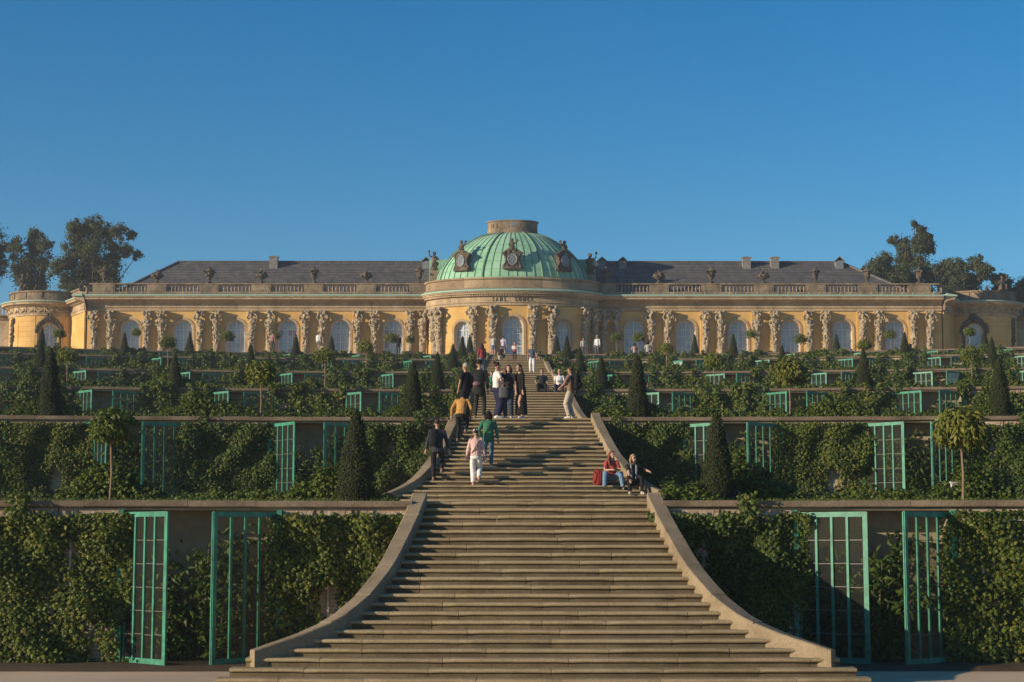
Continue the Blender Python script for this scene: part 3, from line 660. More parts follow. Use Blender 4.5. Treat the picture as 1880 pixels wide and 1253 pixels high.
for k in range(1, 7):
    for sx, side in ((-1, 'left'), (1, 'right')):
        b, niches, segs = wall_mb(k, sx); WALLSEG[k, sx] = segs, niches
        root = empty('terrace_wall', (0, 0, 0)); tag(root, f'{"bottom" if k == 1 else ("topmost" if k == 6 else ORD[k - 1])} curved terrace wall with green glazed doors, {side} of the stairs', 'wall', 'curved terrace walls')
        b.build('masonry', [M['wall'], M['lintel']], root)
        c = MB(); P = lambda u, d_, z: V((sx * u, wy(k, u) - d_, z)); rnd = random.Random(k * 5 + sx)
        x = 2.5
        while x < XE:
            e = min(XE, x + rnd.uniform(1.3, 2.1)); z = ZT[k] + rnd.uniform(-.008, .008)
            c.prism([(.10, z - .13), (.115, z - .11), (.115, z - .015), (.10, z), (-.5, z + .01), (-.5, z - .13)], P, xs_(x + .004, e - .004, .9), 0, True, True); x = e
        c.build('coping', M['coping'], root)
        for c_ in niches:
            fm = MB()
            for q in (-1, 1):
                xx = sx * c_ + q * (NW / 2 + .035); fm.box((xx, wy(k, abs(xx)) - .05, ZT[k - 1] + NH / 2 + .01), (.10, .16, NH - .03))
                fm.build('door_frame', M['green_paint'], root); fm = MB()
        rnd = random.Random(90 + k * 3 + sx)
        for ni, c_ in enumerate(niches):
            for q in (-1, 1):       # q=-1: leaf hinged at the jamb that is left in the photo
                xc = sx * c_; hx = xc + q * (NW / 2 - .012)
                if k == 1: ang = {(-1, -1): 45, (-1, 1): 43, (1, -1): 37, (1, 1): 41}[(sx, q)]
                else: ang = rnd.uniform(40, 58) if q < 0 else rnd.uniform(24, 44)
                hazy = k > 3 and rnd.random() < .07
                a = -R(ang) if q < 0 else math.pi + R(ang)
                l = link('glazed_door', DL, root, (hx, wy(k, abs(hx)) - .03, ZT[k - 1] + .03), a)
                link('glass_pane', DGH if hazy else DG, l)
# ------------------------------------------------------------------ foliage
def leaf(mb, p, nrm, size, rnd, droop=.5, asp=.5, m=0, fold=.18):
    n = V(nrm) + V((rnd.gauss(0, .55), rnd.gauss(0, .55), rnd.gauss(0, .45))); n.normalize()
    t = V((rnd.gauss(0, .7), rnd.gauss(0, .7), -droop + rnd.gauss(0, .5))); t = t - n * t.dot(n)
    t = t.normalized() if t.length > 1e-4 else n.orthogonal().normalized()
    s = n.cross(t); L = size * rnd.uniform(.65, 1.3)
    b0 = V(p); mid = b0 + t * L * .45 + n * L * fold; tip = b0 + t * L
    r_ = b0 + t * L * .42 + s * L * asp; l_ = b0 + t * L * .42 - s * L * asp
    mb.add([b0, r_, tip, l_, mid], [(0, 1, 4), (1, 2, 4), (2, 3, 4), (3, 0, 4)], m)
def vine_mesh(w, h, n, size, seed, patch=.0):
    rnd = random.Random(seed); b = MB(); o = V((seed * 3.3, seed * 1.7, 0))
    i = 0; tries = 0
    while i < n and tries < n * 12:
        tries += 1
        x, z = rnd.uniform(-w / 2, w / 2), rnd.uniform(.0, h)
        dens = noise.noise(V((x * .9, z * .9, 0)) + o) * .85 + .50 + noise.noise(V((x * 2.6, z * 2.6, 3)) + o) * .45 + patch * (z / h - .4)
        if abs(x) > w / 2 - .2: dens -= .15
        if rnd.random() > dens: continue
        bulge = .12 + .55 * max(0, noise.noise(V((x * 1.2, z * 1.2, 9)) + o) + .22) + (.10 if z < .7 else 0)
        if z > 2.92 and noise.noise(V((x * 1.7, 2.2, seed))) < (.33 if seed < 4 else .12): continue
        y = -rnd.random() ** .6 * bulge
        leaf(b, (x, y, z), (-.1, -1, .45), size, rnd, .7, .48); i += 1
    for q in range(5):        # woody stems
        x = rnd.uniform(-w / 2, w / 2) * .8; pts = []
        for j in range(7): pts.append((x + .22 * noise.noise(V((x * 3, j * .7, seed))), -.05, h * .95 * j / 6))
        b.tube(pts, [.018] * 4 + [.012] * 3, 5, 1)
    return b.mesh('vine', [M['vine'], M['bark']])
def hedge_mesh(w, h, dp, n, size, seed, gap=0):
    rnd = random.Random(seed); b = MB()
    for i in range(n):
        x = rnd.uniform(-w / 2, w / 2)
        if gap and abs(x + gap) < 1.25 and rnd.random() < .5: x = math.copysign(rnd.uniform(1.25, w / 2), x)
        hh = h * (.75 + .95 * noise.noise(V((x * .7, seed, 0))) + .35 * noise.noise(V((x * 2.5, seed, 4)))) * (1.35 if rnd.random() < .04 else 1) * ((.42 + .3 * min(1, max(0, abs(x + gap) - .9))) if gap and abs(x + gap) < 1.9 else 1)
        a = rnd.uniform(0, math.pi); r_ = rnd.random() ** .4
        y = -math.cos(a) * dp / 2 * r_; z = max(.02, math.sin(a) * hh * r_)
        leaf(b, (x, y, z), (0, -math.cos(a), math.sin(a) + .3), size, rnd, .1, .46)
    return b.mesh('hedge', M['hedge'])
def yew_meshes(seed, h=1.85, r0=.42, n=4200, ex=.8):
    rnd = random.Random(seed); b = MB(); c = MB()
    prof = lambda t: r0 * ((1 - t) ** ex * .94 + .06) * (1 - .10 * max(0, 1 - t * 6)) if t < .97 else r0 * .07
    for i in range(n):
        t = 1 - math.sqrt(rnd.random()) if rnd.random() < .8 else rnd.random(); a = rnd.uniform(0, 2 * math.pi)
        rr = prof(t) * (1 + .16 * noise.noise(V((math.cos(a) * 2.2, math.sin(a) * 2.2, t * 5 + seed)))) * rnd.uniform(.86, 1.04)
        leaf(b, (rr * math.cos(a), rr * math.sin(a), t * h), (math.cos(a), math.sin(a), .4), .055, rnd, -.7, .22)
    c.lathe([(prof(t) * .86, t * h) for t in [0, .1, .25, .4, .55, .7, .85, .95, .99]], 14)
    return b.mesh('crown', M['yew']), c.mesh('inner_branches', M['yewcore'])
def std_meshes(seed, stem=1.25, r=.5, n=900, droop=.9, size=.17):
    rnd = random.Random(seed); b = MB(); c = MB()
    c.tube([(0, 0, 0), (.02, .01, stem * .5), (-.01, 0, stem + .1)], [.028, .024, .02], 6)
    for q in range(9):
        a = rnd.uniform(0, 6.28); e = rnd.uniform(.2, 1.2); L = r * rnd.uniform(.6, .95)
        tip = V((math.cos(a) * math.cos(e) * L, math.sin(a) * math.cos(e) * L, stem + .15 + math.sin(e) * L))
        c.tube([(0, 0, stem), V((0, 0, stem)).lerp(tip, .6) + V((0, 0, .06)), tip], [.014, .01, .005], 5)
    for i in range(n):
        a = rnd.uniform(0, 6.28); u = rnd.uniform(-.75, 1); rr = r * rnd.random() ** .45 * (1 + .35 * noise.noise(V((math.cos(a) * 1.5, math.sin(a) * 1.5, u * 2 + seed))))
        q = math.sqrt(1 - u * u * .95)
        leaf(b, (rr * q * math.cos(a), rr * q * math.sin(a), stem + .35 + u * rr * .85), (q * math.cos(a), q * math.sin(a), u + .2), size, rnd, droop, .2)
    return b, c
def std_thing(seed, mat, **kw):
    b, c = std_meshes(seed, **kw); root = empty('standard_tree'); c.build('trunk', M['stem'], root); b.build('crown', mat, root); return root
def fig_mesh(seed, n=1900):
    rnd = random.Random(seed); b = MB()
    for q in range(19):
        x0 = rnd.uniform(-1.2, 1.2); tip = V((x0 + rnd.uniform(-.4, .4), rnd.uniform(-.5, .15), rnd.uniform(1.3, 2.85))); p0 = V((x0 * .4, .1, 0)); md = p0.lerp(tip, .5) + V((rnd.uniform(-.15, .15), -.1, .1))
        b.tube([p0, md, tip], [.022, .016, .007], 5, 1)
        for i in range(n // 19):
            t = rnd.uniform(.15, 1); p = (p0.lerp(md, t * 2) if t < .5 else md.lerp(tip, t * 2 - 1))
            p = p + V((rnd.gauss(0, .16), rnd.gauss(0, .14), rnd.gauss(0, .13)))
            leaf(b, p, (0, -.8, .6), .21, rnd, .5, .2)
    return b.mesh('fig_shrub', [M['fig'], M['stem']])
VN = [vine_mesh(3.3, 3.3, 13500, .092, s_, .25) for s_ in (1, 2, 3)]; VF = [vine_mesh(3.3, 3.35, 4200, .16, s_, .6) for s_ in (4, 5, 6)]
HN = [hedge_mesh(6.4, .74, 1.0, 10500, .095, s_, .15) for s_ in (1, 2)]; HF = [hedge_mesh(6.4, .72, 1.0, 5600, .13, s_, .2) for s_ in (3, 4, 5)]
FG = [fig_mesh(s_) for s_ in (1, 2)]
def place_name(k): return TER[k] + ' terrace'
for k in range(1, 7):
    for sx, side in ((-1, 'left'), (1, 'right')):
        segs, niches = WALLSEG[k, sx]; rnd = random.Random(k * 31 + sx)
        wl = 'bottom' if k == 1 else ('topmost' if k == 6 else ORD[k - 1])
        # climbing vines on the solid bays
        pcs = []
        for (a, e) in segs:
            if e - a < 5: pcs.append(((a + e) / 2, e - a))
            else: pcs.append((a + 1.6, 3.2))
        if k == 1: pcs = pcs[:2]
        for i, (c, w) in enumerate(pcs):
            if not vis(sx * c, wy(k, c), ZT[k], 80): continue
            me = (VN if k <= 2 else VF)[(i + k + (sx > 0)) % 3]
            o = link('climbing_vine', me, None, (sx * c, wy(k, c) - .01, ZT[k - 1] + .02), -sx * math.asin(c / RC))
            f = 1 if rnd.random() < .5 else -1; o.scale = (f * (w + .42) / 3.3, 1.0 + .15 * rnd.random(), 1.0 + .035 * rnd.random())
            tag(o, f'leafy vine covering the {wl} terrace wall, {ORD[i]} bay {side} of the stairs', 'vine', 'vines on the terrace walls')
        # figs in the niches
        for i, c in enumerate(niches):
            o = link('fig_shrub', FG[i % 2], None, (sx * c + (.1 if i % 2 else -.1), wy(k, c) + .22, ZT[k - 1]), rnd.uniform(-.3, .3))
            o.scale = (1.12, 1, rnd.uniform(.9, 1.05) if k == 1 else rnd.uniform(1.0, 1.06))
            tag(o, f'fig shrub behind the {ORD[i]} open door pair {side} of the stairs, {wl} wall', 'shrub', 'figs behind the glazed doors')
        # hedges along the terrace edge above wall k
        if k == 6: spans = 8
        else: spans = 9
        for i in range(spans):
            c = npos(min(6, k + 1), i)
            if not vis(sx * c, wy(k, c), ZT[k], 150): continue
            Yh = wy(k, c) + (1.75 if k == 1 else 1.25)
            me = (HN if k <= 2 else HF)[(i + k) % (2 if k <= 2 else 3)]
            o = link('low_hedge', me, None, (sx * c, Yh, ZT[k] - .02), -sx * math.asin(c / RC))
            o.scale = (1 if rnd.random() < .5 else -1, 1, (rnd.uniform(.92, 1.12) if k < 6 else .3))
            tag(o, f'low leafy hedge on the {place_name(k)} edge, {ORD[i]} stretch {side} of the stairs', 'hedge', 'low hedges along the terrace edges')
# trailing shrubs beside the flights
HB = hedge_mesh(1.4, 1.0, 1.2, 1500, .13, 31)
for k, sx, px_off, sc in ((1, 1, 3.15, .75), (1, -1, 3.1, .35), (2, 1, 2.9, .8), (2, -1, 3.0, .7), (3, 1, 2.9, .7), (4, 1, 2.9, .6)):
    o = link('bush', HB, None, (sx * px_off, wy(k, 3) + .9, ZT[k] - .02), 0); o.scale = (sc * 1.1, sc, sc * .75)
    tag(o, f'leafy bush at the foot of the {ORD[k]} flight, {"right" if sx > 0 else "left"} of the parapet', 'bush', 'bushes beside the stair parapets')
# yews
YM = [yew_meshes(1), yew_meshes(2), yew_meshes(3, ex=.58, r0=.40, n=5200), yew_meshes(4, ex=.62, r0=.41, n=5200)]
def make_yew(i):
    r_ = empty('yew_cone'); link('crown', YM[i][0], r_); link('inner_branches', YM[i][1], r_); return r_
for k in range(1, 7):
    for sx, side in ((-1, 'left'), (1, 'right')):
        for i in range(4):
            c = (3.72 if k <= 2 else 3.95) + (11.8 if k <= 2 else 12.5) * i
            if not vis(sx * c, wy(k, c), ZT[k], 40): continue
            o = make_yew((i + k) % 2 + (2 if k <= 2 else 0)); rnd = random.Random(k * 77 + i * 5 + sx)
            o.location = (sx * c, wy(k, c) + (.95 if k < 6 else 1.1), ZT[k] - .03); o.rotation_euler = (0, 0, rnd.uniform(0, 6))
            s_ = rnd.uniform(.95, 1.06); o.scale = (s_, s_, s_ * rnd.uniform(.95, 1.05) * (1.12 if k == 2 else 1))
            w_ = 'nearest the stairs' if i == 0 else f'{ORD[i]} from the stairs'
            tag(o, f'dark clipped yew cone on the {place_name(k)}, {side} side, {w_}', 'yew', 'yew cones along the terraces')
        for i in range(4):
            c = (8.72 if k <= 2 else 9.35) + 12.1 * i
            if not vis(sx * c, wy(k, c), ZT[k], 40): continue
            rnd = random.Random(k * 7 + i * 3 + sx * 11)
            yel = (k, sx, i) in ((1, 1, 0), (2, 1, 0))
            o = std_thing(k * 10 + i + (sx > 0) * 5, M['stdy'] if yel else M['std'], stem=rnd.uniform(1.1, 1.45), r=rnd.uniform(.43, .58), n=1100 if k < 3 else 620, droop=1.2 if yel else .6, size=.19 if yel else .16)
            o.location = (sx * c, wy(k, c) + .95, ZT[k] - .02)
            w_ = 'nearest the stairs' if i == 0 else f'{ORD[i]} from the stairs'
            tag(o, f'{"yellowing" if yel else "small green"} lollipop tree on the {place_name(k)}, {side} side, {w_}', 'tree', 'standard trees along the terraces')
# grass tufts on the lowest terrace edge
b = MB(); rnd = random.Random(8)
for i in range(9000):
    x = rnd.choice((-1, 1)) * rnd.uniform(2.9, 12.5); y = wy(1, x) + rnd.uniform(.42, 1.3); h = rnd.uniform(.03, .09); a = rnd.uniform(0, 3.14)
    dx, dy = math.cos(a) * .008, math.sin(a) * .008
    b.add([(x - dx, y - dy, ZT[1] - .03), (x + dx, y + dy, ZT[1] - .03), (x + rnd.gauss(0, .02), y + rnd.gauss(0, .02), ZT[1] + h)], [(0, 1, 2)])
tag(b.build('grass', M['grass']), kind='stuff')
# white crate behind the hedge on the lowest terrace
b = MB(); b.box((0, 0, .17), (.62, .40, .02))
for sx in (-1, 1): b.box((sx * .30, 0, .33), (.02, .40, .30)); b.box((0, sx * .19, .33), (.58, .02, .30))
b.box((0, 0, .49), (.66, .44, .03)); b.tube([(-.2, -.22, .1), (.2, -.22, .1)], .03, 8)
for i, j in ((-1, -1), (1, -1), (-1, 1), (1, 1)): b.box((i * .27, j * .16, .08), (.05, .05, .16))
o = b.build('garden_crate', M['white'], None, False, V((xat(1757, wy(1, 9.5) + 1.75), wy(1, 9.5) + 1.75, ZT[1] + .02)), R(8)); o.scale = (.8, .8, .8); tag(o, 'white garden crate half hidden by the hedge on the lowest terrace', 'crate')
# stakes of the trellis showing above the vines on the bottom wall
for sx, side in ((-1, 'left'), (1, 'right')):
    root = empty('trellis', (0, 0, 0)); tag(root, f'pale wooden trellis of stakes behind the vine, bottom wall {side} of the stairs', 'trellis', 'trellises on the bottom wall')
    for (a, e) in ((2.9, 5.05), (8.4, 11.9)):
        x = a
        while x < e:
            q = MB(); q.box((0, 0, 1.53), (.045, .03, 2.96)); q.build('stake', M['stake'], root, False, (sx * x, wy(1, x) - .06, 0), 0); x += .42
        q = MB(); q.box((0, 0, 0), (e - a, .02, .04)); q.build('rail', M['stake'], root, False, (sx * (a + e) / 2, wy(1, (a + e) / 2) - .10, 2.84), 0)
# ------------------------------------------------------------------ palace
YP = 177.0; PXM = F / YP; G0 = ZT[6]
zf = lambda y, Y=YP: zat(y, Y)
xf = lambda px, Y=YP: xat(px, Y, 600)
PAL = empty('palace', (0, YP, G0)); tag(PAL, 'long yellow single-storey palace with sandstone caryatids and a green copper dome', 'palace')
def pl(name, mb, mats, parent=None, smooth=False):
    o = mb.build(name, mats, parent or PAL, smooth)
    if parent is None or parent is PAL: o.matrix_parent_inverse = Matrix.Translation((0, -YP, -G0))
    return o
XA, XB = xf(160), xf(1729); XC = xf(941); RA, RB = 8.45, 4.4
P_main = lambda u, d_, z: V((u, YP - d_, z))
def P_rot(u, d_, z):      # u = angle, 0 in front
    x, y = RA * math.sin(u), RB * math.cos(u); n = V((math.sin(u) / RA, math.cos(u) / RB, 0)).normalized()
    return V((XC + x + n.x * d_, YP - y - n.y * d_, z))
zA = {y: zf(y) for y in (571.5, 571, 566, 565, 558, 557, 553, 550, 547.5, 546, 544.3, 541, 537, 524, 521)}
CORN = [(-.1, zf(571.5)), (.12, zf(571.4)), (.14, zf(566.3)), (.24, zf(565.8)), (.24, zf(565)), (.16, zf(564.6)), (.16, zf(557.6)), (.30, zf(557)), (.36, zf(555.5)), (.62, zf(553.5)), (1.12, zf(552.6)), (1.14, zf(549.8)), (1.22, zf(549.4)), (1.30, zf(547)), (.2, zf(546.9))]
COPP = [(1.24, zf(546.85)), (1.34, zf(546.7)), (1.33, zf(544.2)), (.30, zf(541.5)), (.30, zf(546.8))]
def bay(mb, P, u0, u1, uc, a, zs, zb, zt, k=1.0, dep=.5, m=0):
    """wall panel with an arched opening; k converts metres to u"""
    aa = a * k; A = [math.pi - math.pi * i / 14 for i in range(15)]
    arch = [(uc + aa * math.cos(t), zs + a * math.sin(t)) for t in A]
    mb.quad(P(u0, 0, zb), P(uc - aa, 0, zb), P(uc - aa, 0, zs), P(u0, 0, zs), m); mb.quad(P(uc + aa, 0, zb), P(u1, 0, zb), P(u1, 0, zs), P(uc + aa, 0, zs), m)
    mb.quad(P(u0, 0, zs), P(uc - aa, 0, zs), P(uc - aa, 0, zt), P(u0, 0, zt), m); mb.quad(P(uc + aa, 0, zs), P(u1, 0, zs), P(u1, 0, zt), P(uc + aa, 0, zt), m)
    for (x0, z0), (x1, z1) in zip(arch, arch[1:]): mb.quad(P(x0, 0, z0), P(x1, 0, z1), P(x1, 0, zt), P(x0, 0, zt), m)
    path = [(uc - aa, zb)] + arch + [(uc + aa, zb)]
    for (x0, z0), (x1, z1) in zip(path, path[1:]): mb.quad(P(x0, 0, z0), P(x1, 0, z1), P(x1, -dep, z1), P(x0, -dep, z0), m)
def arch_band(mb, P, uc, a0, a1, zs, zb, k, d0, d1, m=0, seg=16):
    A = [math.pi - math.pi * i / seg for i in range(seg + 1)]
    def ring(a): return [(uc - a * k, zb)] + [(uc + a * k * math.cos(t), zs + a * math.sin(t)) for t in A] + [(uc + a * k, zb)]
    i_, o_ = ring(a0), ring(a1)
    for j in range(len(i_) - 1):
        mb.quad(P(i_[j][0], d1, i_[j][1]), P(i_[j + 1][0], d1, i_[j + 1][1]), P(o_[j + 1][0], d1, o_[j + 1][1]), P(o_[j][0], d1, o_[j][1]), m)
        mb.quad(P(o_[j][0], d0, o_[j][1]), P(o_[j][0], d1, o_[j][1]), P(o_[j + 1][0], d1, o_[j + 1][1]), P(o_[j + 1][0], d0, o_[j + 1][1]), m)
        mb.quad(P(i_[j][0], d0, i_[j][1]), P(i_[j + 1][0], d0, i_[j + 1][1]), P(i_[j + 1][0], d1, i_[j + 1][1]), P(i_[j][0], d1, i_[j][1]), m)
rw = random.Random(77)
def window(P, uc, a, zs, zb, k, purple=0):
    fr = MB(); arch_band(fr, P, uc, a - .10, a + .0, zs, zb, k, -.5, -.36)
    o = pl('window', fr, M['white'])
    g = MB(); A = [math.pi * i / 14 for i in range(15)]; ai = a - .08
    for i in range(14):
        g.quad(P(uc, -.46, zs), P(uc + ai * k * math.cos(A[i]), -.46, zs + ai * math.sin(A[i])), P(uc + ai * k * math.cos(A[i + 1]), -.46, zs + ai * math.sin(A[i + 1])), P(uc, -.46, zs))
    nv = 4; hz = .62; nr = int((zs - zb) / hz)
    for r in range(nr):
        for c in range(nv):
            u0 = uc + (-ai + 2 * ai * c / nv) * k; u1 = uc + (-ai + 2 * ai * (c + 1) / nv) * k; z1 = zs - r * hz; z0 = zs - (r + 1) * hz
            t = [rw.uniform(-.008, .008) for _ in range(4)]
            g.quad(P(u0, -.46 + t[0], z0), P(u1, -.46 + t[1], z0), P(u1, -.46 + t[2], z1), P(u0, -.46 + t[3], z1), 1 if rw.random() < purple else 0)
    pl('pane', g, [M['winglass'], M['curtain']], o)
    b = MB()
    def bar(ua, za, ub, zb_, w, d_=-.41):
        dx, dz = (ub - ua) / k, zb_ - za; L = math.hypot(dx, dz); nx, nz = -dz / L * w / 2, dx / L * w / 2
        c4 = [(ua + nx * k, za + nz), (ub + nx * k, zb_ + nz), (ub - nx * k, zb_ - nz), (ua - nx * k, za - nz)]
        b.add([P(u, d_, z) for u, z in c4] + [P(u, d_ - .05, z) for u, z in c4], [(0, 1, 2, 3), (0, 4, 5, 1), (2, 6, 7, 3), (1, 5, 6, 2), (3, 7, 4, 0)])
    bar(uc, zb, uc, zs + ai, .08, -.40)
    for s_ in (-1, 1): bar(uc + s_ * ai / 2 * k, zb, uc + s_ * ai / 2 * k, zs, .035)
    for r in range(0, nr): bar(uc - ai * k, zs - r * hz, uc + ai * k, zs - r * hz, (.09 if r == nr - 2 else .035) if r else .07, -.405 if r else -.395)
    for s_ in (-1, 1):
        q = [(uc + s_ * (ai / 2 + ai / 2 * math.cos(t) * .98) * k, zs + ai * .55 * math.sin(t)) for t in [math.pi * i / 8 for i in range(9)]]
        for (u0, z0), (u1, z1) in zip(q, q[1:]): bar(u0, z0, u1, z1, .035)
    for i in (1, 3): bar(uc + .52 * ai * k * math.cos(math.pi * i / 4), zs + .52 * ai * math.sin(math.pi * i / 4), uc + ai * k * math.cos(math.pi * i / 4), zs + ai * math.sin(math.pi * i / 4), .05)
    pl('glazing_bars', b, M['white'], o)
WL = [239, 336, 432.5, 528, 624.5, 721.5]; WR = [1163.4, 1259.6, 1355.3, 1451, 1547, 1643.3]
ZW = zf(572)
wall = MB(); sur = MB()
zs_w = zf(605.0)
CL = [174, 204.5, 270.4, 298.3, 368.5, 399, 463, 496, 561, 592, 656.6, 688.5, 753, 777]
CR = [1108, 1132, 1194.7, 1225.5, 1294.5, 1322.5, 1388, 1421, 1484.5, 1515.8, 1581.7, 1611.8, 1675.5, 1705.7]
UR = 1.38        # angular limit of the rotunda
ujl, ujr = P_rot(-UR, 0, 0).x, P_rot(UR, 0, 0).x
for L_, u0, u1 in ((WL, XA, XC - RA), (WR, XC + RA, XB)):
    ed = [u0] + [xf((p + q) / 2) for p, q in zip(L_, L_[1:])] + [u1]
    for i, p in enumerate(L_):
        uc = xf(p); bay(wall, P_main, ed[i], ed[i + 1], uc, .95, zs_w, G0, ZW)
        arch_band(sur, P_main, uc, .955, 1.16, zs_w, G0, 1, 0, .07)
        window(P_main, uc, .95, zs_w, G0 + .15, 1, .16 if p in (432.5, 528, 721.5) else 0)
for p in CL[:-1] + CR[1:]:
    x = xf(p); pil = MB(); pil.prism([(.002, G0), (.13, G0), (.13, ZW - .004), (.002, ZW - .004)], P_main, [x - .46, x + .46], 0, True, True); pl('pilaster', pil, M['stucco'])
# rotunda
rw_ang = lambda px: math.asin(max(-1, min(1, (xat(px, YP - 3.2, 600) - XC) / RA)))
RWN = [(848, .80, 606), (941.7, 1.02, 600), (1036.8, .80, 606)]
eds = [-UR, rw_ang(893), rw_ang(992), UR]
for i, (p, a, ys) in enumerate(RWN):
    u = rw_ang(p); Yl = P_rot(u, 0, 0).y; k = 1 / math.hypot(RA * math.cos(u), RB * math.sin(u)); zs = zat(ys, Yl)
    # tessellate the curved panels around the opening
    st = xs_(eds[i], u - a * k * 1.001, .12); en = xs_(u + a * k * 1.001, eds[i + 1], .12)
    for q in (st, en):
        for e0, e1 in zip(q, q[1:]): wall.quad(P_rot(e0, 0, G0), P_rot(e1, 0, G0), P_rot(e1, 0, ZW), P_rot(e0, 0, ZW))
    bay(wall, P_rot, u - a * k * 1.001, u + a * k * 1.001, u, a, zs, G0, ZW, k)
    arch_band(sur, P_rot, u, a + .005, a + .24, zs, G0, k, 0, .08)
    window(P_rot, u, a, zs, G0 + .15, k)
for p in (800, 870.7, 905, 977, 1011, 1071, 1087):
    u = rw_ang(p); k = 1 / math.hypot(RA * math.cos(u), RB * math.sin(u))
    pil = MB(); pil.prism([(.002, G0), (.13, G0), (.13, ZW - .004), (.002, ZW - .004)], P_rot, [u - .45 * k, u, u + .45 * k], 0, True, True); pl('pilaster', pil, M['stucco'])
# back and end walls (closed body)
for x in (XA, XB): wall.quad((x, YP, G0), (x, YP + 13, G0), (x, YP + 13, zf(541)), (x, YP, zf(541)))
wall.quad((XA, YP + 13, G0), (XB, YP + 13, G0), (XB, YP + 13, zf(541)), (XA, YP + 13, zf(541)))
pl('wall', wall, M['stucco']); pl('window_surround', sur, M['facade_stone'])
ent = MB(); cop = MB()
for u0, u1 in ((XA - .0, XC - RA + .25), (XC + RA - .25, XB + .0)):
    ent.prism(CORN, P_main, xs_(u0, u1, 2), 0, True); cop.prism(COPP, P_main, xs_(u0 - .02, u1 + .02, 2), 0, True, True)
    x = u0 + .5
    while x < u1:       # standing seams of the copper cornice cover
        cop.box((x, YP - .83, (zf(544.2) + zf(541.5)) / 2 + .05), (.06, 1.0, .05), 0, Matrix.Rotation(-.18, 3, 'X')); x += 1.03
for x, s_ in ((XA, -1), (XB, 1)):      # returns of the entablature at the corners
    Pc = lambda u, d_, z, x=x, s_=s_: V((x + s_ * d_, YP + u, z))
    ent.prism(CORN, Pc, [-1.0, 3.0], 0, True); cop.prism(COPP, Pc, [-1.2, 3.0], 0, True, True)
us = xs_(-UR - .12, UR + .12, .07); dz_r = .10
CORN_R = [(-.1, zf(571.5)), (.12, zf(571.4)), (.14, zf(567)), (.22, zf(566.6)), (.22, zf(565.9)), (.16, zf(565.5)), (.16, zf(555)), (.28, zf(554.6)), (.32, zf(552.2)), (.62, zf(551.8)), (.64, zf(549.6)), (.72, zf(549.2)), (.80, zf(547)), (.2, zf(546.9))]
COPP_R = [(.75, zf(546.85)), (.86, zf(546.7)), (.85, zf(544.2)), (.30, zf(541.5)), (.30, zf(546.8))]
ent.prism(CORN_R, P_rot, us, 0, True); cop.prism(COPP_R, P_rot, us, 0, True, True)
den = MB()
n = 92
for i in range(n):       # dentils
    u = -UR + 2 * UR * (i + .5) / n; c = P_rot(u, .36, zf(553.3)); den.box(c, (.17, .2, .19), 0, Matrix.Rotation(math.atan2(math.sin(u) / RA, math.cos(u) / RB), 3, 'Z'))
pl('entablature', ent, M['facade_stone']); pl('copper_cornice', cop, M['copper_edge']); pl('dentils', den, M['facade_stone'])
par = MB()
PROF = [(.05, zf(541)), (.30, zf(541)), (.30, zf(538.6)), (.16, zf(538)), (.16, zf(525)), (.30, zf(524.4)), (.32, zf(521.4)), (-.4, zf(521)), (-.4, zf(541))]
par.prism(PROF, P_rot, us, 0, True, True); pl('parapet', par, M['block'])
# lettering on the frieze
tc = bpy.data.curves.new('lettering', 'FONT'); tc.body = 'SANS,  SOUCI.'; tc.size = .60; tc.space_character = 2.1; tc.extrude = .03; tc.align_x = 'CENTER'
to = bpy.data.objects.new('tmp', tc); col.objects.link(to); dg = bpy.context.evaluated_depsgraph_get(); tm = bpy.data.meshes.new_from_object(to.evaluated_get(dg)); bpy.data.objects.remove(to)
wtx = max(v.co.x for v in tm.vertices) - min(v.co.x for v in tm.vertices); tgt = (985 - 909) / F * (YP - 4.4)
zl = zf(560.2) - .24; kx = tgt / wtx
for v in tm.vertices:
    u = math.asin((v.co.x * kx + .05) / RA); p_ = P_rot(u, .185 + (v.co.z), zl + v.co.y * 1.0); v.co = p_
tm.materials.clear(); tm.materials.append(plain('gilt lettering', (.095, .07, .038), .6))
o = link('lettering', tm, PAL); o.matrix_parent_inverse = Matrix.Translation((0, -YP, -G0))
# balustrades on the wings
ped = [[190, 287, 383, 479, 575.5, 672, 769], [1114, 1210, 1306.5, 1402.5, 1498, 1593.5, 1689]]
zr0, zr1, zb0, zb1 = zf(524), zf(521.2), zf(541), zf(537)
bal_prof = [(.05, 0), (.09, .02), (.09, .07), (.05, .12), (.10, .28), (.11, .36), (.06, .56), (.05, .66), (.09, .72), (.09, .78)]
bh = zr0 - zb1
for side in (0, 1):
    rail = MB(); xe = (XA + .15, XC - RA + .3) if side == 0 else (XC + RA - .3, XB - .15)
    rail.prism([(.32, zr0), (.36, zr0 + .03), (.36, zr1), (-.12, zr1 + .01), (-.12, zr0)], P_main, xs_(xe[0], xe[1], 3), 0, True, True)
    rail.prism([(.30, zb0), (.30, zb1), (-.08, zb1), (-.08, zb0)], P_main, xs_(xe[0], xe[1], 3), 0, True, True)
    for p in ped[side]:
        x = xf(p); w = .96 if p not in (190, 1689) else 1.1
        pdm = MB(); pdm.box((x, YP - .13, (zb1 + zr0) / 2), (2 * w, .40, bh - .006)); pdm.box((x, YP - .34, (zb1 + zr0) / 2), (2 * w - .3, .04, bh * .62)); pl('balustrade_pedestal', pdm, M['parapet_stone'])
    pl('balustrade_rail', rail, M['parapet_stone'])
    xs = [xf(p) for p in ped[side]]
    for a, c in zip(xs, xs[1:]):
        b = MB(); nb = 9
        for i in range(nb):
            x = a + .96 + (c - a - 1.92) * (i + .5) / nb; b.lathe([(r_, z * bh / .78) for r_, z in bal_prof], 8, (x, YP - .1, zb1))
        pl('balusters', b, M['parapet_stone'], None, True)
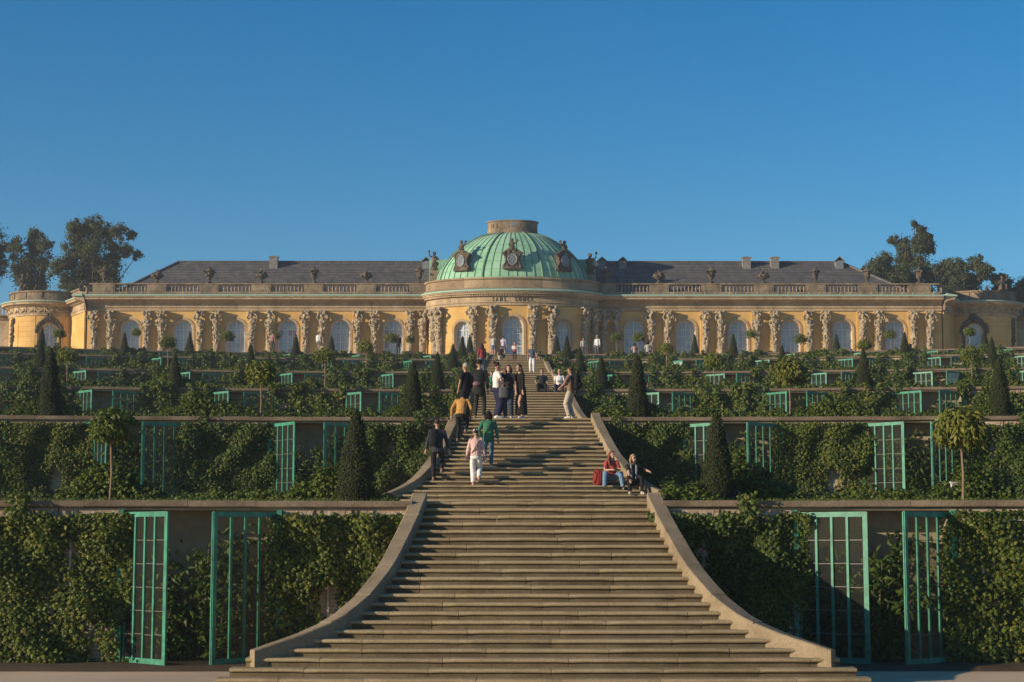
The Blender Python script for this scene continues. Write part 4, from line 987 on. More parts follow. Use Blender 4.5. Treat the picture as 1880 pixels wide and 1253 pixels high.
# caryatids
def caryatid(seed):
    rnd = random.Random(seed); b = MB(); H = ZW - G0; lean = rnd.uniform(-.12, .12); s_ = rnd.choice((-1, 1))
    b.loft([(V((0, -.12, z)), V((w, 0, 0)), V((0, .32, 0))) for z, w in ((0, .42), (.3, .42), (.35, .34), (2.2, .38), (2.75, .40), (2.8, .34), (4.0, .26))], 10)
    for i in range(64):
        t = rnd.random(); z = 2.55 + 1.75 * t; w = .24 + .14 * t
        b.ell((rnd.uniform(-w, w), -.2 - rnd.random() * .28, z), (rnd.uniform(.05, .13), rnd.uniform(.08, .17), rnd.uniform(.08, .22)), 0, 8, 6, Matrix.Rotation(rnd.uniform(-1.2, 1.2), 3, 'Y'))
    for q in range(5):      # swags of drapery
        a0, a1 = V((rnd.uniform(-.45, -.2), -.4, rnd.uniform(3.3, 4.4))), V((rnd.uniform(.2, .45), -.4, rnd.uniform(3.3, 4.4)))
        b.tube([a0, a0.lerp(a1, .5) + V((0, -.14, -.22)), a1], [.06, .11, .06], 7)
    b.loft([(V((lean * t, -.32 - .12 * t, z)), V((w, 0, 0)), V((0, dd, 0))) for t, z, w, dd in ((0, 4.0, .32, .27), (.35, 4.3, .27, .23), (.7, 4.65, .33, .28), (1, 4.95, .42, .25), (1.1, 5.1, .26, .18))], 12)
    for q in (-1, 1): b.ell((lean + q * .17, -.62, 4.78), (.15, .1, .13))
    hx = lean + rnd.uniform(-.14, .14); b.ell((hx, -.62, 5.32), (.155, .19, .23)); b.ell((hx, -.52, 5.42), (.23, .22, .19)); b.ell((hx, -.80, 5.28), (.04, .05, .07))
    for i in range(9): b.ell((hx + rnd.uniform(-.2, .2), -.6 + rnd.uniform(-.14, .15), 5.32 + rnd.uniform(-.3, .22)), rnd.uniform(.05, .1), 0, 8, 6)
    for q in (-1, 1):
        sh = V((lean + q * .40, -.40, 4.98)); m_ = rnd.random()
        if m_ < .45: el = sh + V((q * .17, -.18, .26)); wr = V((q * .20 + hx * .5, -.45, 5.75))
        elif m_ < .75: el = sh + V((q * .15, -.08, -.48)); wr = V((-q * .02, -.72, 4.35))
        else: el = sh + V((q * .14, .0, -.5)); wr = sh + V((q * .04, -.2, -1.0))
        b.tube([sh, sh.lerp(el, .5), el, el.lerp(wr, .5), wr], [.15, .13, .105, .10, .07], 8); b.ell(wr, .09, 0, 8, 6)
    for i in range(16): b.ell((rnd.uniform(-.40, .40), -.25 - rnd.random() * .35, H - .28 + rnd.uniform(-.22, .16)), rnd.uniform(.08, .17), 0, 8, 6)
    b.box((0, -.3, H - .06), (.95, .6, .12))
    for v in range(len(b.v)):
        if b.v[v][2] > H - .002: b.v[v] = (b.v[v][0], b.v[v][1], H - .002)
    return remesh(b, 'caryatid', M['statue_stone'], .036, 0, .05)
CAR = [caryatid(s_) for s_ in (3, 8, 15, 21, 33, 42)]
ci = 0
for p in CL + CR:
    o = link('caryatid', CAR[(ci * 5 + ci // 3) % 6], PAL); ci += 1
    if p in (777, 1108): u = rw_ang(790 if p < 900 else 1096); c = V((xf(p), YP - .6, G0))
    else: c = V((xf(p), YP - .13, G0))
    o.location = c - V((0, YP, G0)); o.scale = (.92 if ci % 2 else -.92, 1, 1)
for p in (800, 809, 870.7, 905, 977, 1011, 1071, 1087):
    u = rw_ang(p); c = P_rot(u, .13, G0); o = link('caryatid', CAR[ci * 5 % 6], PAL); ci += 1
    o.location = c - V((0, YP, G0)); o.rotation_euler = (0, 0, math.atan2(math.sin(u) / RA, math.cos(u) / RB)); o.scale = (1 if ci % 2 else -1, 1, 1)
# main roof
ro = MB(); ye, yr = YP + 1.2, YP + 7.0; ze = zf(541); zr = zat(482.5, yr)
rl, rr = xat(328, yr, 482), xat(1543, yr, 482); el_, er_ = xat(200, ye, 541), xat(1688, ye, 541); yb = YP + 12.8
for (x0, x1, a0, a1) in ((el_, XC, rl, XC), (XC, er_, XC, rr)): ro.quad((x0, ye, ze), (x1, ye, ze), (a1, yr, zr), (a0, yr, zr)); ro.quad((x1, yb, ze), (x0, yb, ze), (a0, yr, zr), (a1, yr, zr))
ro.add([(el_, ye, ze), (rl, yr, zr), (el_, yb, ze)], [(0, 1, 2)]); ro.add([(er_, ye, ze), (er_, yb, ze), (rr, yr, zr)], [(0, 1, 2)])
# deck behind the balustrade
ro.quad((XA, YP - .2, ze - .03), (XB, YP - .2, ze - .03), (XB, YP + 13, ze - .03), (XA, YP + 13, ze - .03))
rows = 13
for i in range(1, rows):      # tile courses as thin steps
    t = i / rows; y0 = ye + (yr - ye) * t; z0 = ze + (zr - ze) * t; x0 = el_ + (rl - el_) * t; x1 = er_ + (rr - er_) * t
    ro.add([(x0, y0 + .06, z0 + .06), (x1, y0 + .06, z0 + .06), (x1, y0 - .02, z0 + .045), (x0, y0 - .02, z0 + .045), (x1, y0 + .02, z0 - .02), (x0, y0 + .02, z0 - .02)], [(0, 3, 2, 1), (3, 5, 4, 2)])
RO = pl('roof', ro, M['slate'])
rd = MB(); x = rl
while x < rr - .3:
    rd.tube([(x, yr, zr + .02), (x + .36, yr, zr + .05)], [.13, .16], 6); x += .36
for a, c in (((el_, ye, ze), (rl, yr, zr)), ((er_, ye, ze), (rr, yr, zr))):
    a, c = V(a), V(c); n = int((c - a).length / .4)
    for i in range(n): rd.tube([a.lerp(c, i / n) + V((0, 0, .05)), a.lerp(c, (i + 1) / n) + V((0, 0, .08))], [.11, .14], 6)
pl('ridge_tiles', rd, M['slate'], RO)
chm = plain('chimney render', (.19, .185, .175), .9, .25, 3); tin = plain('roof hatch metal', (.17, .19, .20), .6, .2, 3)
for p, y0, y1, g in ((503, 472, 488, 0), (783, 474, 490, 1), (1105, 474, 490, 1), (1143, 474, 486, 1), (1370, 473, 487, 0), (1422, 473, 484, 0), (1540, 473, 485, 1)):
    b = MB(); Yc = yr - .7; x = xat(p, Yc, 480); z1 = zat(y0, Yc); z0 = zat(y1, Yc) - .6
    if g == 0:
        b.box((x, Yc, (z0 + z1) / 2), (.82, .8, z1 - z0)); b.box((x, Yc, z1 - .05), (.94, .92, .1)); b.box((x, Yc, z1 - .5), (.88, .86, .06)); b.box((x, Yc, z1 + .04), (.5, .5, .08)); pl('chimney', b, chm, RO)
    else:
        zm = z1 - .38
        b.box((x, Yc, (z0 + zm) / 2), (.8, .8, zm - z0)); b.box((x, Yc - .41, zm - .28), (.5, .03, .12))
        for s_ in (-1, 1): b.box((x + s_ * .27, Yc, zm + .19), (.70, 1.0, .07), 0, Matrix.Rotation(s_ * .72, 3, 'Y'))
        b.add([(x - .42, Yc + .3, zm), (x + .42, Yc + .3, zm), (x, Yc + .3, zm + .36)], [(0, 1, 2)]); pl('roof_hatch', b, tin, RO)
# dome
YD = YP + .6; KD = .62; DR = [(142.5, 520), (142.2, 516), (134, 496), (112.5, 469), (90, 451.5), (68, 439), (46, 431.5)]
prof = [(px / F * YD, zat(y, YD)) for px, y in DR]
def spl(pr, n=5):
    o = []
    for i in range(len(pr) - 1):
        p0, p1, p2, p3 = pr[max(0, i - 1)], pr[i], pr[i + 1], pr[min(len(pr) - 1, i + 2)]
        for j in range(n):
            t = j / n; o.append(tuple(.5 * (2 * p1[q] + (p2[q] - p0[q]) * t + (2 * p0[q] - 5 * p1[q] + 4 * p2[q] - p3[q]) * t * t + (3 * p1[q] - p0[q] - 3 * p2[q] + p3[q]) * t ** 3) for q in (0, 1)))
    return o + [pr[-1]]
prof = spl(prof); b = MB(); b.lathe([(prof[0][0] + .02, zf(536))] + prof, 72, (XC, YD, 0), 0, 1, KD); DOME = pl('dome', b, M['copper'], None, True)
sm = MB(); sb = MB()
for i in range(56):
    w = 2 * math.pi * (i + .5) / 56; big = i % 7 == 3
    pts = [(XC + r_ * math.cos(w) * 1.003, YD + KD * r_ * math.sin(w) * 1.003, z + .01) for r_, z in prof]
    (sb if big else sm).tube(pts, .11 if big else .035, 6)
pl('seam', sm, M['copper_dark'], DOME); pl('rib', sb, M['copper_dark'], DOME, True)
# flat copper shoulders beside the dome
for s_ in (-1, 1):
    b = MB(); b.box((XC + s_ * 7.4, YP + 3.4, (zf(541) + zat(476, YP + 1)) / 2), (1.9, 4.4, zat(476, YP + 1) - zf(541)))
    pl('dome_shoulder', b, M['copper'], DOME)
# lantern ring
LR = 46.5 / F * YD; z0, z1 = zat(433, YD), zat(408.8, YD); hh = z1 - z0; b = MB()
ringP = lambda u, d_, z: V((XC + (LR + d_) * math.sin(u), YD - KD * (LR + d_) * math.cos(u), z))
us = xs_(0, 2 * math.pi, .13)
for pr in ([(.16, z0 - .05), (.16, z0 + .12), (0, z0 + .2), (0, z0 + hh * .42), (-.3, z0 + hh * .42), (-.3, z0 - .05)], [(0, z0 + hh * .76), (0, z1 - .16), (.12, z1 - .1), (.12, z1), (-.3, z1), (-.3, z0 + hh * .76)]):
    b.prism(pr, ringP, us, 0, False, True)
gaps = [-.98, -.86, -.66, -.14, -.02, .1, .22, .34, .62, .72]
u = -math.pi
cuts = sorted([g + math.pi * q for g in gaps for q in (0, 1)]); 
def pier(a, c):
    if c - a > .01: b.prism([(-.01, z0 + hh * .42), (-.01, z0 + hh * .76), (-.29, z0 + hh * .76), (-.29, z0 + hh * .42)], ringP, xs_(a, c, .12), 0, True, True)
x = -1.3
for g in cuts: pier(x, g - .022); x = g + .022
pier(x, 2 * math.pi - 1.3)
pl('lantern', b, M['parapet_stone'], DOME)
b = MB(); b.lathe([(LR - .25, z0 + .1), (LR - .28, z0 + .14)], 40, (XC, YD, 0), 0, 1, KD); pl('lantern_floor', b, M['copper_edge'], DOME)
# dormers with oval windows
def dormer(seed):
    rnd = random.Random(seed); b = MB()
    b.box((0, .35, .85), (1.15, 1.3, 1.7)); b.box((0, .2, .12), (1.7, 1.2, .24))
    for s_ in (-1, 1):
        b.ell((s_ * .82, -.15, .25), (.2, .25, .26)); b.tube([(s_ * .85, -.2, .3), (s_ * .60, -.28, .8), (s_ * .68, -.25, 1.3), (s_ * .84, -.25, 1.62)], [.13, .11, .12, .15], 8)
        b.tube([(s_ * .9, -.2, 1.62), (s_ * .5, -.3, 1.9), (0, -.35, 2.02)], [.14, .13, .16], 8); b.ell((s_ * .92, -.2, 1.62), (.16, .2, .12))
    for i in range(22):
        a = rnd.uniform(0, 6.28); b.ell((.62 * math.cos(a), -.34 + rnd.uniform(0, .1), 1.0 + .78 * math.sin(a)), rnd.uniform(.07, .13), 0, 8, 6)
    b.ell((0, -.25, 2.15), (.3, .25, .25))
    sx = rnd.choice((-1, 1)); b.ell((0, -.2, 2.5), (.24, .2, .3)); b.ell((.05 * sx, -.22, 2.92), .17); b.ell((.05 * sx, -.2, 3.0), (.2, .18, .14)); b.tube([(.2 * -sx, -.2, 2.7), (.42 * -sx, -.25, 2.62), (.5 * -sx, -.3, 2.9)], [.1, .08, .07], 7); b.tube([(.2 * sx, -.2, 2.65), (.34 * sx, -.3, 2.4), (.1 * sx, -.4, 2.3)], [.1, .08, .07], 7)
    b.ell((-.45 * sx, -.2, 2.95), (.16, .12, .13))
    return remesh(b, 'dormer', M['dark_stone'], .05, 1, .05)
for i, p in enumerate((850, 940.5, 1033)):
    zb = zat(498.5, YD - 3.5); sc = 1.0
    r_at = next(r_ for r_, z in prof if z >= zb)
    sn = (xat(p, YD - 3, 490) - XC) / r_at; ph = math.asin(sn) if abs(sn) < 1 else 1
    c = V((XC + r_at * math.sin(ph), YD - KD * r_at * math.cos(ph), zb)); n = V((math.sin(ph), -math.cos(ph) * .9 - .25, 0)).normalized(); rz = math.atan2(n.x, -n.y)
    o = link('dormer', dormer(i + 4), DOME); o.location = c - V((0, YP, G0)); o.rotation_euler = (0, 0, rz); o.scale = (sc, sc, .97)
    o.matrix_parent_inverse = Matrix.Identity(4); o.location = c
    g = MB(); g.lathe([(.001, 0), (.44, 0)], 28); g.v = [(v[0], -.40, 1.0 + v[1] * 1.28) for v in g.v]; q = g.build('oval_pane', M['winglass'], o)
    g = MB()
    for j in range(8):
        a = math.pi * j / 4 + .2; g.tube([(.13 * math.cos(a), -.42, 1 + .17 * math.sin(a)), (.43 * math.cos(a), -.42, 1 + .55 * math.sin(a))], .017, 5)
    for r_ in (.14, .44): g.tube([(r_ * math.cos(t), -.42, 1.0 + 1.28 * r_ * math.sin(t)) for t in [2 * math.pi * j / 24 for j in range(25)]], .02 if r_ < .3 else .03, 5)
    g.build('oval_glazing_bars', plain('worn white paint', (.36, .35, .33), .6), o)
# end pavilions
for sx, pc, pw in ((-1, 92, 90), (1, 1791, 1789)):
    YC = YP + 7.4; RP = 72.5 / F * YC; xc = xat(pc, YC, 600); Yf = YC - RP
    Pp = lambda u, d_, z: V((xc + (RP + d_) * math.sin(u), YC - (RP + d_) * math.cos(u), z))
    z = lambda y: zat(y, Yf, 100 if sx < 0 else 1780)
    w_ = MB(); k = 1 / RP; uw = math.asin((xat(pw, Yf, 600) - xc) / RP); a = .92; zs = z(610)
    U0, U1 = -2.2, 2.2; ZT_ = z(580)
    for q in (xs_(U0, uw - a * k, .12), xs_(uw + a * k, U1, .12)):
        for e0, e1 in zip(q, q[1:]): w_.quad(Pp(e0, 0, G0), Pp(e1, 0, G0), Pp(e1, 0, ZT_), Pp(e0, 0, ZT_))
    bay(w_, Pp, uw - a * k, uw + a * k, uw, a, zs, G0, ZT_, k)
    # banded rustication
    for j in range(9):
        zz = G0 + 1.2 + j * .52
        if zz < ZT_ - .2:
            for q in (xs_(U0, uw - (a + .5) * k, .12), xs_(uw + (a + .5) * k, U1, .12)): w_.prism([(.001, zz), (.03, zz + .015), (.03, zz + .49), (.001, zz + .505)], Pp, q, 0, True, True)
    # chamfer piece towards the main block
    A = V((xat(129 if sx < 0 else 1753, YP + 4.2, 600), YP + 4.4, 0)); B_ = V((xat(157 if sx < 0 else 1731, YP, 600), YP + .02, 0))
    nv = (B_ - A).normalized(); nn = V((nv.y, -nv.x, 0)) * (1 if sx < 0 else -1)
    if nn.y > 0: nn = -nn
    L = (B_ - A).length; Pc = lambda u, d_, zz: V((A.x, A.y, zz)) + nv * u + nn * d_
    w_.quad(Pc(-1, 0, G0), Pc(L, 0, G0), Pc(L, 0, ZT_), Pc(-1, 0, ZT_))
    w_.prism([(.001, G0), (.12, G0), (.12, ZT_), (.001, ZT_)], Pc, [L - .55, L - .05], 0, True, True)
    pl('pavilion_wall', w_, M['stucco'])
    E_ = MB(); pr = [(-.05, z(580)), (.1, z(579.8)), (.12, z(575.5)), (.2, z(575)), (.2, z(574.2)), (.10, z(573.8)), (.10, z(563.5)), (.25, z(563)), (.5, z(560.5)), (.8, z(559.5)), (.82, z(557)), (.9, z(555.6)), (.0, z(555.4))]
    E_.prism(pr, Pp, xs_(U0, U1, .1), 0, True); E_.prism(pr, Pc, xs_(-.4, L, .6), 0, True); pl('pavilion_entablature', E_, M['facade_stone'])
    C_ = MB(); pr = [(.88, z(555.5)), (.96, z(555.2)), (.95, z(553.4)), (.1, z(551.5)), (.1, z(555.4))]; C_.prism(pr, Pp, xs_(U0, U1, .1), 0, True, True); C_.prism(pr, Pc, xs_(-.2, L, .6), 0, True, True); pl('pavilion_copper_cornice', C_, M['copper_edge'])
    Q_ = MB(); pr = [(.12, z(551.8)), (.12, z(547.5)), (0, z(547)), (0, z(536.5)), (.14, z(536)), (.16, z(533.5)), (-.35, z(533)), (-.35, z(551.8))]; Q_.prism(pr, Pp, xs_(U0, U1, .1), 0, True, True); Q_.prism(pr, Pc, xs_(-.3, L, .6), 0, True, True)
    for j in range(7):
        u = -1.3 + j * .43; Q_.prism([(.001, z(547)), (.07, z(547)), (.07, z(537)), (.001, z(537))], Pp, [u - .05, u, u + .05], 0, True, True)
    pl('pavilion_parapet', Q_, M['parapet_stone'])
    F_ = MB()
    for j in range(13):        # swags of the frieze
        u = -1.45 + j * .24; zz = z(565); pts = [Pp(u + .105 * t, .16, zz - .32 * (1 - t * t) - .08) for t in (-1, -.6, -.2, .2, .6, 1)]
        F_.tube(pts, [.05, .09, .11, .11, .09, .05], 6); F_.box(Pp(u + .12, .14, (z(564) + z(573.5)) / 2), (.12, .12, z(564) - z(573.5) - .02), 0, Matrix.Rotation(u, 3, 'Z'))
    pl('frieze_swag', F_, M['facade_stone'], None, True)
    D_ = MB(); rnd = random.Random(5)
    arch_band(D_, Pp, uw, a + .005, a + .26, zs, G0, k, 0, .10)
    for j in range(26):
        t = math.pi * j / 25; D_.ell(Pp(uw + (a + .38) * k * math.cos(t), .1, zs + (a + .34 + .25 * math.sin(t) ** 6) * math.sin(t)), rnd.uniform(.12, .22), 0, 7, 5)
    for j in range(8): D_.ell(Pp(uw + rnd.uniform(-.3, .3) * k, .14, zs + a + .45 + rnd.uniform(-.1, .35)), rnd.uniform(.13, .2), 0, 7, 5)
    pl('window_ornament', D_, M['dark_stone'], None, True)
    window(Pp, uw, a, zs, G0 + .15, k)
    up = math.asin(max(-.99, min(.99, (xat(33 if sx < 0 else 1849, YC - 1.0, 600) - xc) / RP)))
    T_ = MB(); T_.prism([(.002, G0), (.06, G0), (.06, z(592)), (.002, z(592))], Pp, xs_(up - .23, up + .23, .1), 0, True, True); pl('panel', T_, M['stucco'])
    O_ = MB()
    for j in range(34):
        zz = G0 + 1.5 + (z(585) - G0 - 1.5) * j / 33; O_.ell(Pp(up + rnd.uniform(-.05, .05), .12, zz), (rnd.uniform(.12, .26), rnd.uniform(.12, .26), rnd.uniform(.12, .22)), 0, 7, 5)
    pl('relief_trophy', O_, M['dark_stone'], None, True)
# ------------------------------------------------------------------ vases and statues standing on the palace
def vase_a(seed):
    rnd = random.Random(seed); b = MB(); b.box((0, 0, .06), (.5, .5, .12)); b.lathe([(.2, .12), (.1, .25), (.13, .36), (.42, .52), (.56, .74), (.55, .86), (.42, .92), (.3, .95)], 14)
    for i in range(26): a = rnd.uniform(0, 6.28); r_ = rnd.uniform(0, .5); b.ell((r_ * math.cos(a), r_ * math.sin(a), .92 + (.5 - r_) * .6 * rnd.random()), rnd.uniform(.09, .15), 0, 7, 5)
    for i in range(8): a = i * .785; b.ell((.55 * math.cos(a), .55 * math.sin(a), .72), .13, 0, 7, 5)
    b.ell((0, 0, 1.25), .12); return remesh(b, 'stone_vase', M['dark_stone'], .045, 1, .04)
def vase_b(seed):
    b = MB(); b.box((0, 0, .06), (.5, .5, .12)); b.lathe([(.19, .12), (.1, .3), (.16, .4), (.27, .55), (.32, .85), (.3, 1.05), (.2, 1.15)], 12); b.lathe([(.3, 1.13), (.52, 1.2), (.5, 1.27), (.28, 1.38), (.14, 1.5), (.09, 1.6)], 12); b.ell((0, 0, 1.62), .1)
    for s_ in (-1, 1): b.tube([(s_ * .3, 0, .8), (s_ * .45, 0, 1.0), (s_ * .58, -.02, 1.16), (s_ * .72, -.04, 1.18)], [.07, .08, .09, .06], 7); b.ell((s_ * .3, -.1, .75), .12)
    return remesh(b, 'stone_vase', M['dark_stone'], .04, 1, .04)
VA, VB = vase_a(1), vase_b(2)
for side in (0, 1):
    for i, p in enumerate(ped[side]):
        a_ = p in (287, 479, 672, 1210, 1402.5); o = link('stone_vase', VA if a_ else VB, None, (xf(p), YP - .12, zr1 + .01), .3 * i)
        tag(o, f'{"squat fruit-filled stone bowl" if a_ else "slender lidded stone urn"} on the balustrade, {ORD[(6 - i) if side == 0 else i]} pedestal {"left" if side == 0 else "right"} of the dome', 'vase', 'stone vases on the palace balustrade')
def putto(seed, h=1.7, sit=False):
    rnd = random.Random(seed); b = MB(); z = .0
    b.ell((0, 0, .15), (.4, .35, .2))
    if not sit:
        for s_ in (-1, 1): b.tube([(s_ * .12, 0, .8), (s_ * .16, -.05, .45), (s_ * .14, .02, .12)], [.15, .12, .1], 8)
        z = .8
    else:
        for s_ in (-1, 1): b.tube([(s_ * .14, 0, .45), (s_ * .24, -.4, .5), (s_ * .26, -.42, .12)], [.15, .13, .1], 8)
        z = .45
    b.loft([(V((0, 0, z - .1)), V((.24, 0, 0)), V((0, .2, 0))), (V((.03, 0, z + .25)), V((.2, 0, 0)), V((0, .17, 0))), (V((.02, 0, z + .5)), V((.26, 0, 0)), V((0, .18, 0))), (V((0, 0, z + .62)), V((.1, 0, 0)), V((0, .1, 0)))], 10)
    b.ell((.03, -.03, z + .8), (.15, .16, .18)); b.ell((.03, .02, z + .87), (.17, .17, .14)); b.ell((.03, -.19, z + .79), (.03, .04, .04))
    q = rnd.choice((-1, 1)); b.tube([(q * .24, 0, z + .5), (q * .45, -.1, z + .62), (q * .5, -.1, z + .95)], [.09, .08, .06], 7); b.tube([(-q * .24, 0, z + .5), (-q * .38, -.15, z + .28), (-q * .12, -.3, z + .22)], [.09, .08, .06], 7)
    b.ell((q * .5, -.1, z + 1.0), (.12, .1, .14))
    for i in range(7): b.ell((rnd.uniform(-.35, .35), rnd.uniform(-.1, .3), rnd.uniform(.2, z + .35)), rnd.uniform(.1, .18), 0, 7, 5)
    return remesh(b, 'statue', M['dark_stone'], .045, 1, .04)
PT = [putto(1), putto(5), putto(9, sit=True), putto(12, sit=True)]
for p, y0, y1, m_, Y_, lb in ((797, 459, 497, 0, YP + .2, 'weathered standing statue at the left foot of the green dome'), (1083, 461, 505, 1, YP + .2, 'weathered standing statue at the right foot of the green dome'),
        (41, 500, 536, 1, YP + 5.2, 'tall dark statue group on the round left pavilion parapet'), (66, 521, 536, 2, YP + 4.2, 'small seated putto on the left pavilion parapet'), (150, 512, 534, 3, YP + .5, 'seated putto where the left pavilion meets the main block'),
        (1722, 495, 524, 0, YP + .6, 'pale statue where the right pavilion meets the main block'), (1812, 522, 534, 2, YP + 4.2, 'small crouching putto on the right pavilion parapet'), (1840, 503, 534, 3, YP + 5.2, 'dark seated statue group on the right pavilion parapet')):
    zb = zat(y1, Y_, p) - .05; hgt = zat(y0, Y_, p) - zb; o = link('statue', PT[m_], None, (xat(p, Y_, y1), Y_, zb), .2)
    base_h = 1.98 if m_ < 2 else 1.62; s_ = hgt / base_h; o.scale = (s_, s_, s_); tag(o, lb, 'statue', 'statues on the palace roofline')
    if p in (797, 1083):
        b = MB(); b.box((xat(p, Y_, y1), Y_, zb - .5), (.8, .8, 1.02)); pl('statue_plinth', b, M['parapet_stone'])
# low side wings beyond the pavilions
for sx, side in ((-1, 'left'), (1, 'right')):
    Yw = YP + 10; xa = xat(19 if sx < 0 else 1861, Yw, 600); xb = xa + sx * 20; root = empty('side_wing', (xa, Yw, G0)); tag(root, f'low colonnaded stone wing beyond the {side} pavilion', 'building', 'side wings of the palace')
    x0, x1 = min(xa, xb), max(xa, xb); z = lambda y: zat(y, Yw); inv = Matrix.Translation((-xa, -Yw, -G0))
    def sw(name, mb, mat):
        o = mb.build(name, mat, root); o.matrix_parent_inverse = inv; return o
    b = MB(); n = 5; ed = xs_(x0, x1, 4.0)
    for e0, e1 in zip(ed, ed[1:]): bay(b, lambda u, d_, zz: V((u, Yw - d_, zz)), e0, e1, (e0 + e1) / 2, 1.0, z(608), G0, z(588))
    b.quad((x0, Yw + 6, G0), (x1, Yw + 6, G0), (x1, Yw + 6, z(588)), (x0, Yw + 6, z(588))); b.quad((x0, Yw, z(588)), (x1, Yw, z(588)), (x1, Yw + 6, z(588)), (x0, Yw + 6, z(588)))
    sw('wall', b, M['facade_stone'])
    b = MB()
    for e0, e1 in zip(ed, ed[1:]): b.quad(((e0 + e1) / 2 - 1, Yw + .45, G0), ((e0 + e1) / 2 + 1, Yw + .45, G0), ((e0 + e1) / 2 + 1, Yw + .45, z(588)), ((e0 + e1) / 2 - 1, Yw + .45, z(588)))
    sw('window', b, M['winglass'])
    b = MB(); b.prism([(-.1, z(588.5)), (.2, z(588)), (.3, z(584)), (.6, z(582)), (.6, z(580)), (-.4, z(579.5)), (-.4, z(588.5))], lambda u, d_, zz: V((u, Yw - d_, zz)), [x0, x1], 0, True, True)
    b.prism([(.1, z(563.5)), (.1, z(561.5)), (-.2, z(561.5)), (-.2, z(563.5))], lambda u, d_, zz: V((u, Yw - d_, zz)), [x0, x1], 0, True, True); sw('cornice', b, M['parapet_stone'])
    b = MB(); x = x0 + .2; h_ = z(563.5) - z(579.6)
    while x < x1: b.lathe([(r_, zz * h_ / .78) for r_, zz in bal_prof], 7, (x, Yw, z(579.6))); x += .34
    sw('balusters', b, M['facade_stone'])
# ------------------------------------------------------------------ trees behind the palace
def big_tree(label, Y, clumps, n, seed, leafsz=.235):
    rnd = random.Random(seed); b = MB(); w = MB(); k = Y / F
    cs = []
    for (px, py, r_) in clumps:
        c = at(px, py, Y); c.y = Y + rnd.uniform(-1, 1) * 1.6; cs.append((c, r_ * k))
    cx = sum(c.x for c, r_ in cs) / len(cs); base = V((cx, Y, G0 - .3)); top = max(c.z for c, r_ in cs)
    fork = V((cx, Y, base.z + (min(c.z for c, r_ in cs) - base.z) * .75))
    w.tube([base, base.lerp(fork, .5) + V((.1, 0, 0)), fork], [.45, .36, .30], 9)
    for c, r_ in cs:
        md = fork.lerp(c, .5) + V((rnd.uniform(-.4, .4), 0, .3)); w.tube([fork, md, c], [.13, .08, .03], 6)
        for q in range(4):
            t = c + V((rnd.gauss(0, .6), rnd.gauss(0, .6), rnd.gauss(.2, .5))) * r_; w.tube([c, c.lerp(t, .6) + V((0, 0, .1)), t], [.05, .035, .015], 4)
    tot = sum(r_ ** 2 for c, r_ in cs)
    for c, r_ in cs:
        m = int(3.6 * n * r_ * r_ / tot)
        subs = [(c + V((rnd.gauss(0, .5), rnd.gauss(0, .5), rnd.gauss(0, .5))) * r_, r_ * rnd.uniform(.22, .5)) for q in range(14)]
        for i in range(m):
            s_, sr = rnd.choice(subs) if rnd.random() < .6 else (c, r_ * .8); d_ = V((rnd.gauss(0, 1), rnd.gauss(0, 1), rnd.gauss(0, 1))); d_.normalize()
            p = s_ + d_ * sr * abs(rnd.gauss(.66, .50))
            leaf(b, p, d_ + V((0, 0, .4)), leafsz, rnd, .3, .42)
    root = empty('broadleaf_tree', base); tag(root, label, 'tree', 'trees behind the palace')
    for nm, mb, mt in (('trunk', w, M['bark']), ('crown', b, M['tree'])):
        o = mb.build(nm, mt, root); o.matrix_parent_inverse = Matrix.Translation(-base)
big_tree('tree cut by the left picture edge, its crown mostly out of sight', 214, [(-14, 430, 22), (-3, 455, 12), (-6, 478, 14), (-18, 500, 24), (-2, 500, 8), (-22, 460, 20)], 2600, 1)
big_tree('sparse see-through tree rising behind the round left pavilion', 214, [(56, 428, 13), (60, 448, 18), (34, 458, 15), (85, 455, 15), (50, 478, 19), (75, 482, 17), (32, 490, 15), (42, 508, 18), (72, 512, 17), (55, 535, 25), (22, 472, 7), (97, 452, 6)], 5200, 2)
big_tree('tallest dark bushy tree left of the palace roof', 210, [(140, 425, 18), (160, 421, 18), (178, 418, 15), (196, 428, 17), (150, 452, 27), (178, 455, 24), (222, 430, 14), (238, 428, 9), (232, 462, 14), (215, 455, 10), (247, 464, 9), (130, 478, 17), (165, 485, 27), (208, 488, 20), (205, 470, 12), (112, 495, 17), (140, 508, 22), (180, 515, 25), (208, 515, 16), (155, 535, 30), (118, 520, 14), (195, 540, 25)], 13000, 3)
big_tree('small tree peeping over the right end of the palace roof', 208, [(1620, 478, 13), (1606, 490, 14), (1628, 496, 13), (1600, 506, 16), (1630, 515, 18), (1590, 500, 8), (1612, 535, 24)], 4200, 4)
big_tree('tall ragged tree rising right of the palace roof', 212, [(1680, 410, 6), (1692, 420, 9), (1698, 436, 13), (1710, 434, 8), (1662, 446, 14), (1644, 440, 8), (1685, 455, 16), (1706, 456, 11), (1668, 470, 17), (1690, 478, 14), (1662, 495, 19), (1688, 505, 17), (1655, 515, 18), (1680, 535, 28)], 7600, 5)
big_tree('broad dark tree behind the right pavilion parapet', 209, [(1722, 495, 15), (1742, 488, 14), (1760, 490, 15), (1787, 486, 13), (1798, 498, 13), (1730, 512, 18), (1758, 512, 20), (1785, 514, 18), (1806, 505, 10), (1712, 508, 10), (1750, 535, 26), (1785, 540, 24)], 8200, 6)
big_tree('small loose tree between the right pavilion and the picture edge', 216, [(1823, 512, 10), (1838, 518, 12), (1850, 530, 13), (1830, 535, 16), (1845, 552, 18)], 2600, 7)
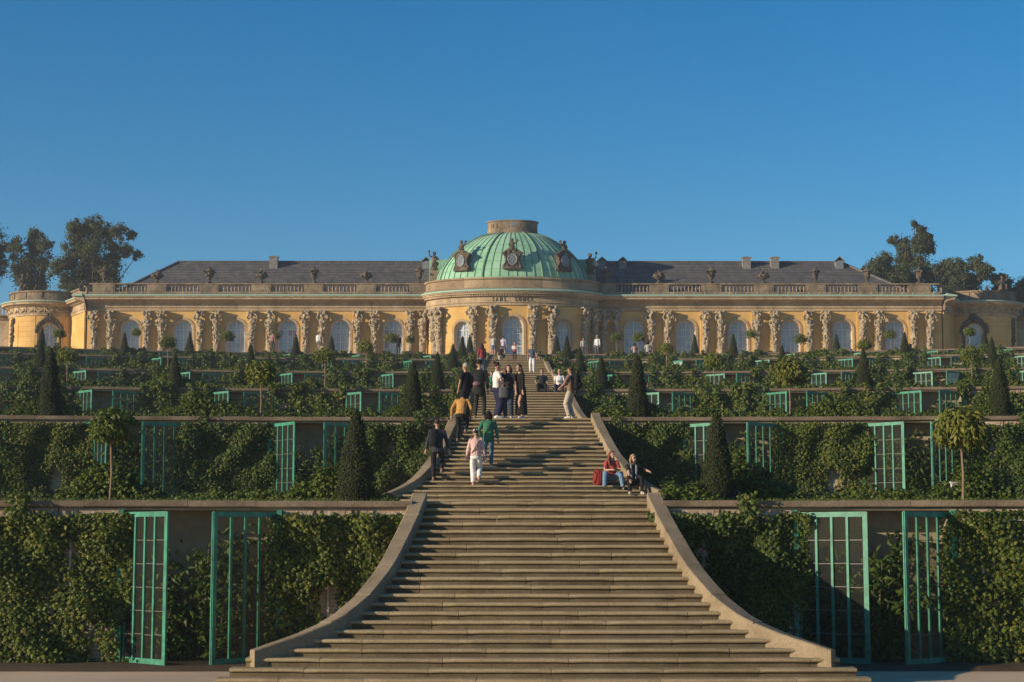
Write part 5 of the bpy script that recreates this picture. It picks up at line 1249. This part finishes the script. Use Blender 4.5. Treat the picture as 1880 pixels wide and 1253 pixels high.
big_tree('low tree at the right picture edge beyond the pavilion', 218, [(1872, 524, 12), (1884, 528, 14), (1868, 542, 12), (1886, 550, 16), (1900, 535, 18), (1875, 562, 16)], 3200, 8)
# ------------------------------------------------------------------ haze
b = MB(); b.box((0, 350, 23), (1840, 1140, 48)); hz = bpy.data.materials.new('haze'); hz.use_nodes = True; nt = hz.node_tree
nt.nodes.remove(nt.nodes['Principled BSDF']); pv = nt.nodes.new('ShaderNodeVolumePrincipled'); pv.inputs['Density'].default_value = .00042; pv.inputs['Color'].default_value = (.86, .90, .95, 1); pv.inputs['Anisotropy'].default_value = .2
nt.links.new(pv.outputs[0], nt.nodes['Material Output'].inputs['Volume']); tag(b.build('haze', hz), kind='stuff')
# ------------------------------------------------------------------ light and sky
sun_dir = V((-math.sin(SUN_AZ) * math.cos(SUN_EL), -math.cos(SUN_AZ) * math.cos(SUN_EL), math.sin(SUN_EL)))
ld = bpy.data.lights.new('sun', 'SUN'); ld.energy = 5.0; ld.angle = R(.5); ld.color = (1.0, .82, .60)
lo = bpy.data.objects.new('sun', ld); col.objects.link(lo); lo.rotation_euler = (-sun_dir).to_track_quat('-Z', 'Y').to_euler()
wd = bpy.data.worlds.new('World'); scn.world = wd; wd.use_nodes = True; nt = wd.node_tree
bg = nt.nodes['Background']; sk = nt.nodes.new('ShaderNodeTexSky'); sk.sky_type = 'NISHITA'; sk.sun_disc = False
sk.sun_elevation = SUN_EL; sk.sun_rotation = math.atan2(sun_dir.x, sun_dir.y); sk.air_density = 1.0; sk.dust_density = .1; sk.ozone_density = 3.6; sk.altitude = 50
hs = nt.nodes.new('ShaderNodeHueSaturation'); hs.inputs['Saturation'].default_value = 1.33; nt.links.new(sk.outputs[0], hs.inputs['Color']); nt.links.new(hs.outputs[0], bg.inputs[0]); bg.inputs[1].default_value = .098
scn.view_settings.view_transform = 'Standard'; scn.view_settings.look = 'None'; scn.view_settings.exposure = .42; scn.view_settings.gamma = 1
scn.cycles.max_bounces = 6; scn.cycles.transparent_max_bounces = 12; scn.cycles.use_denoising = True
bpy.data.scenes.remove(TMPS)
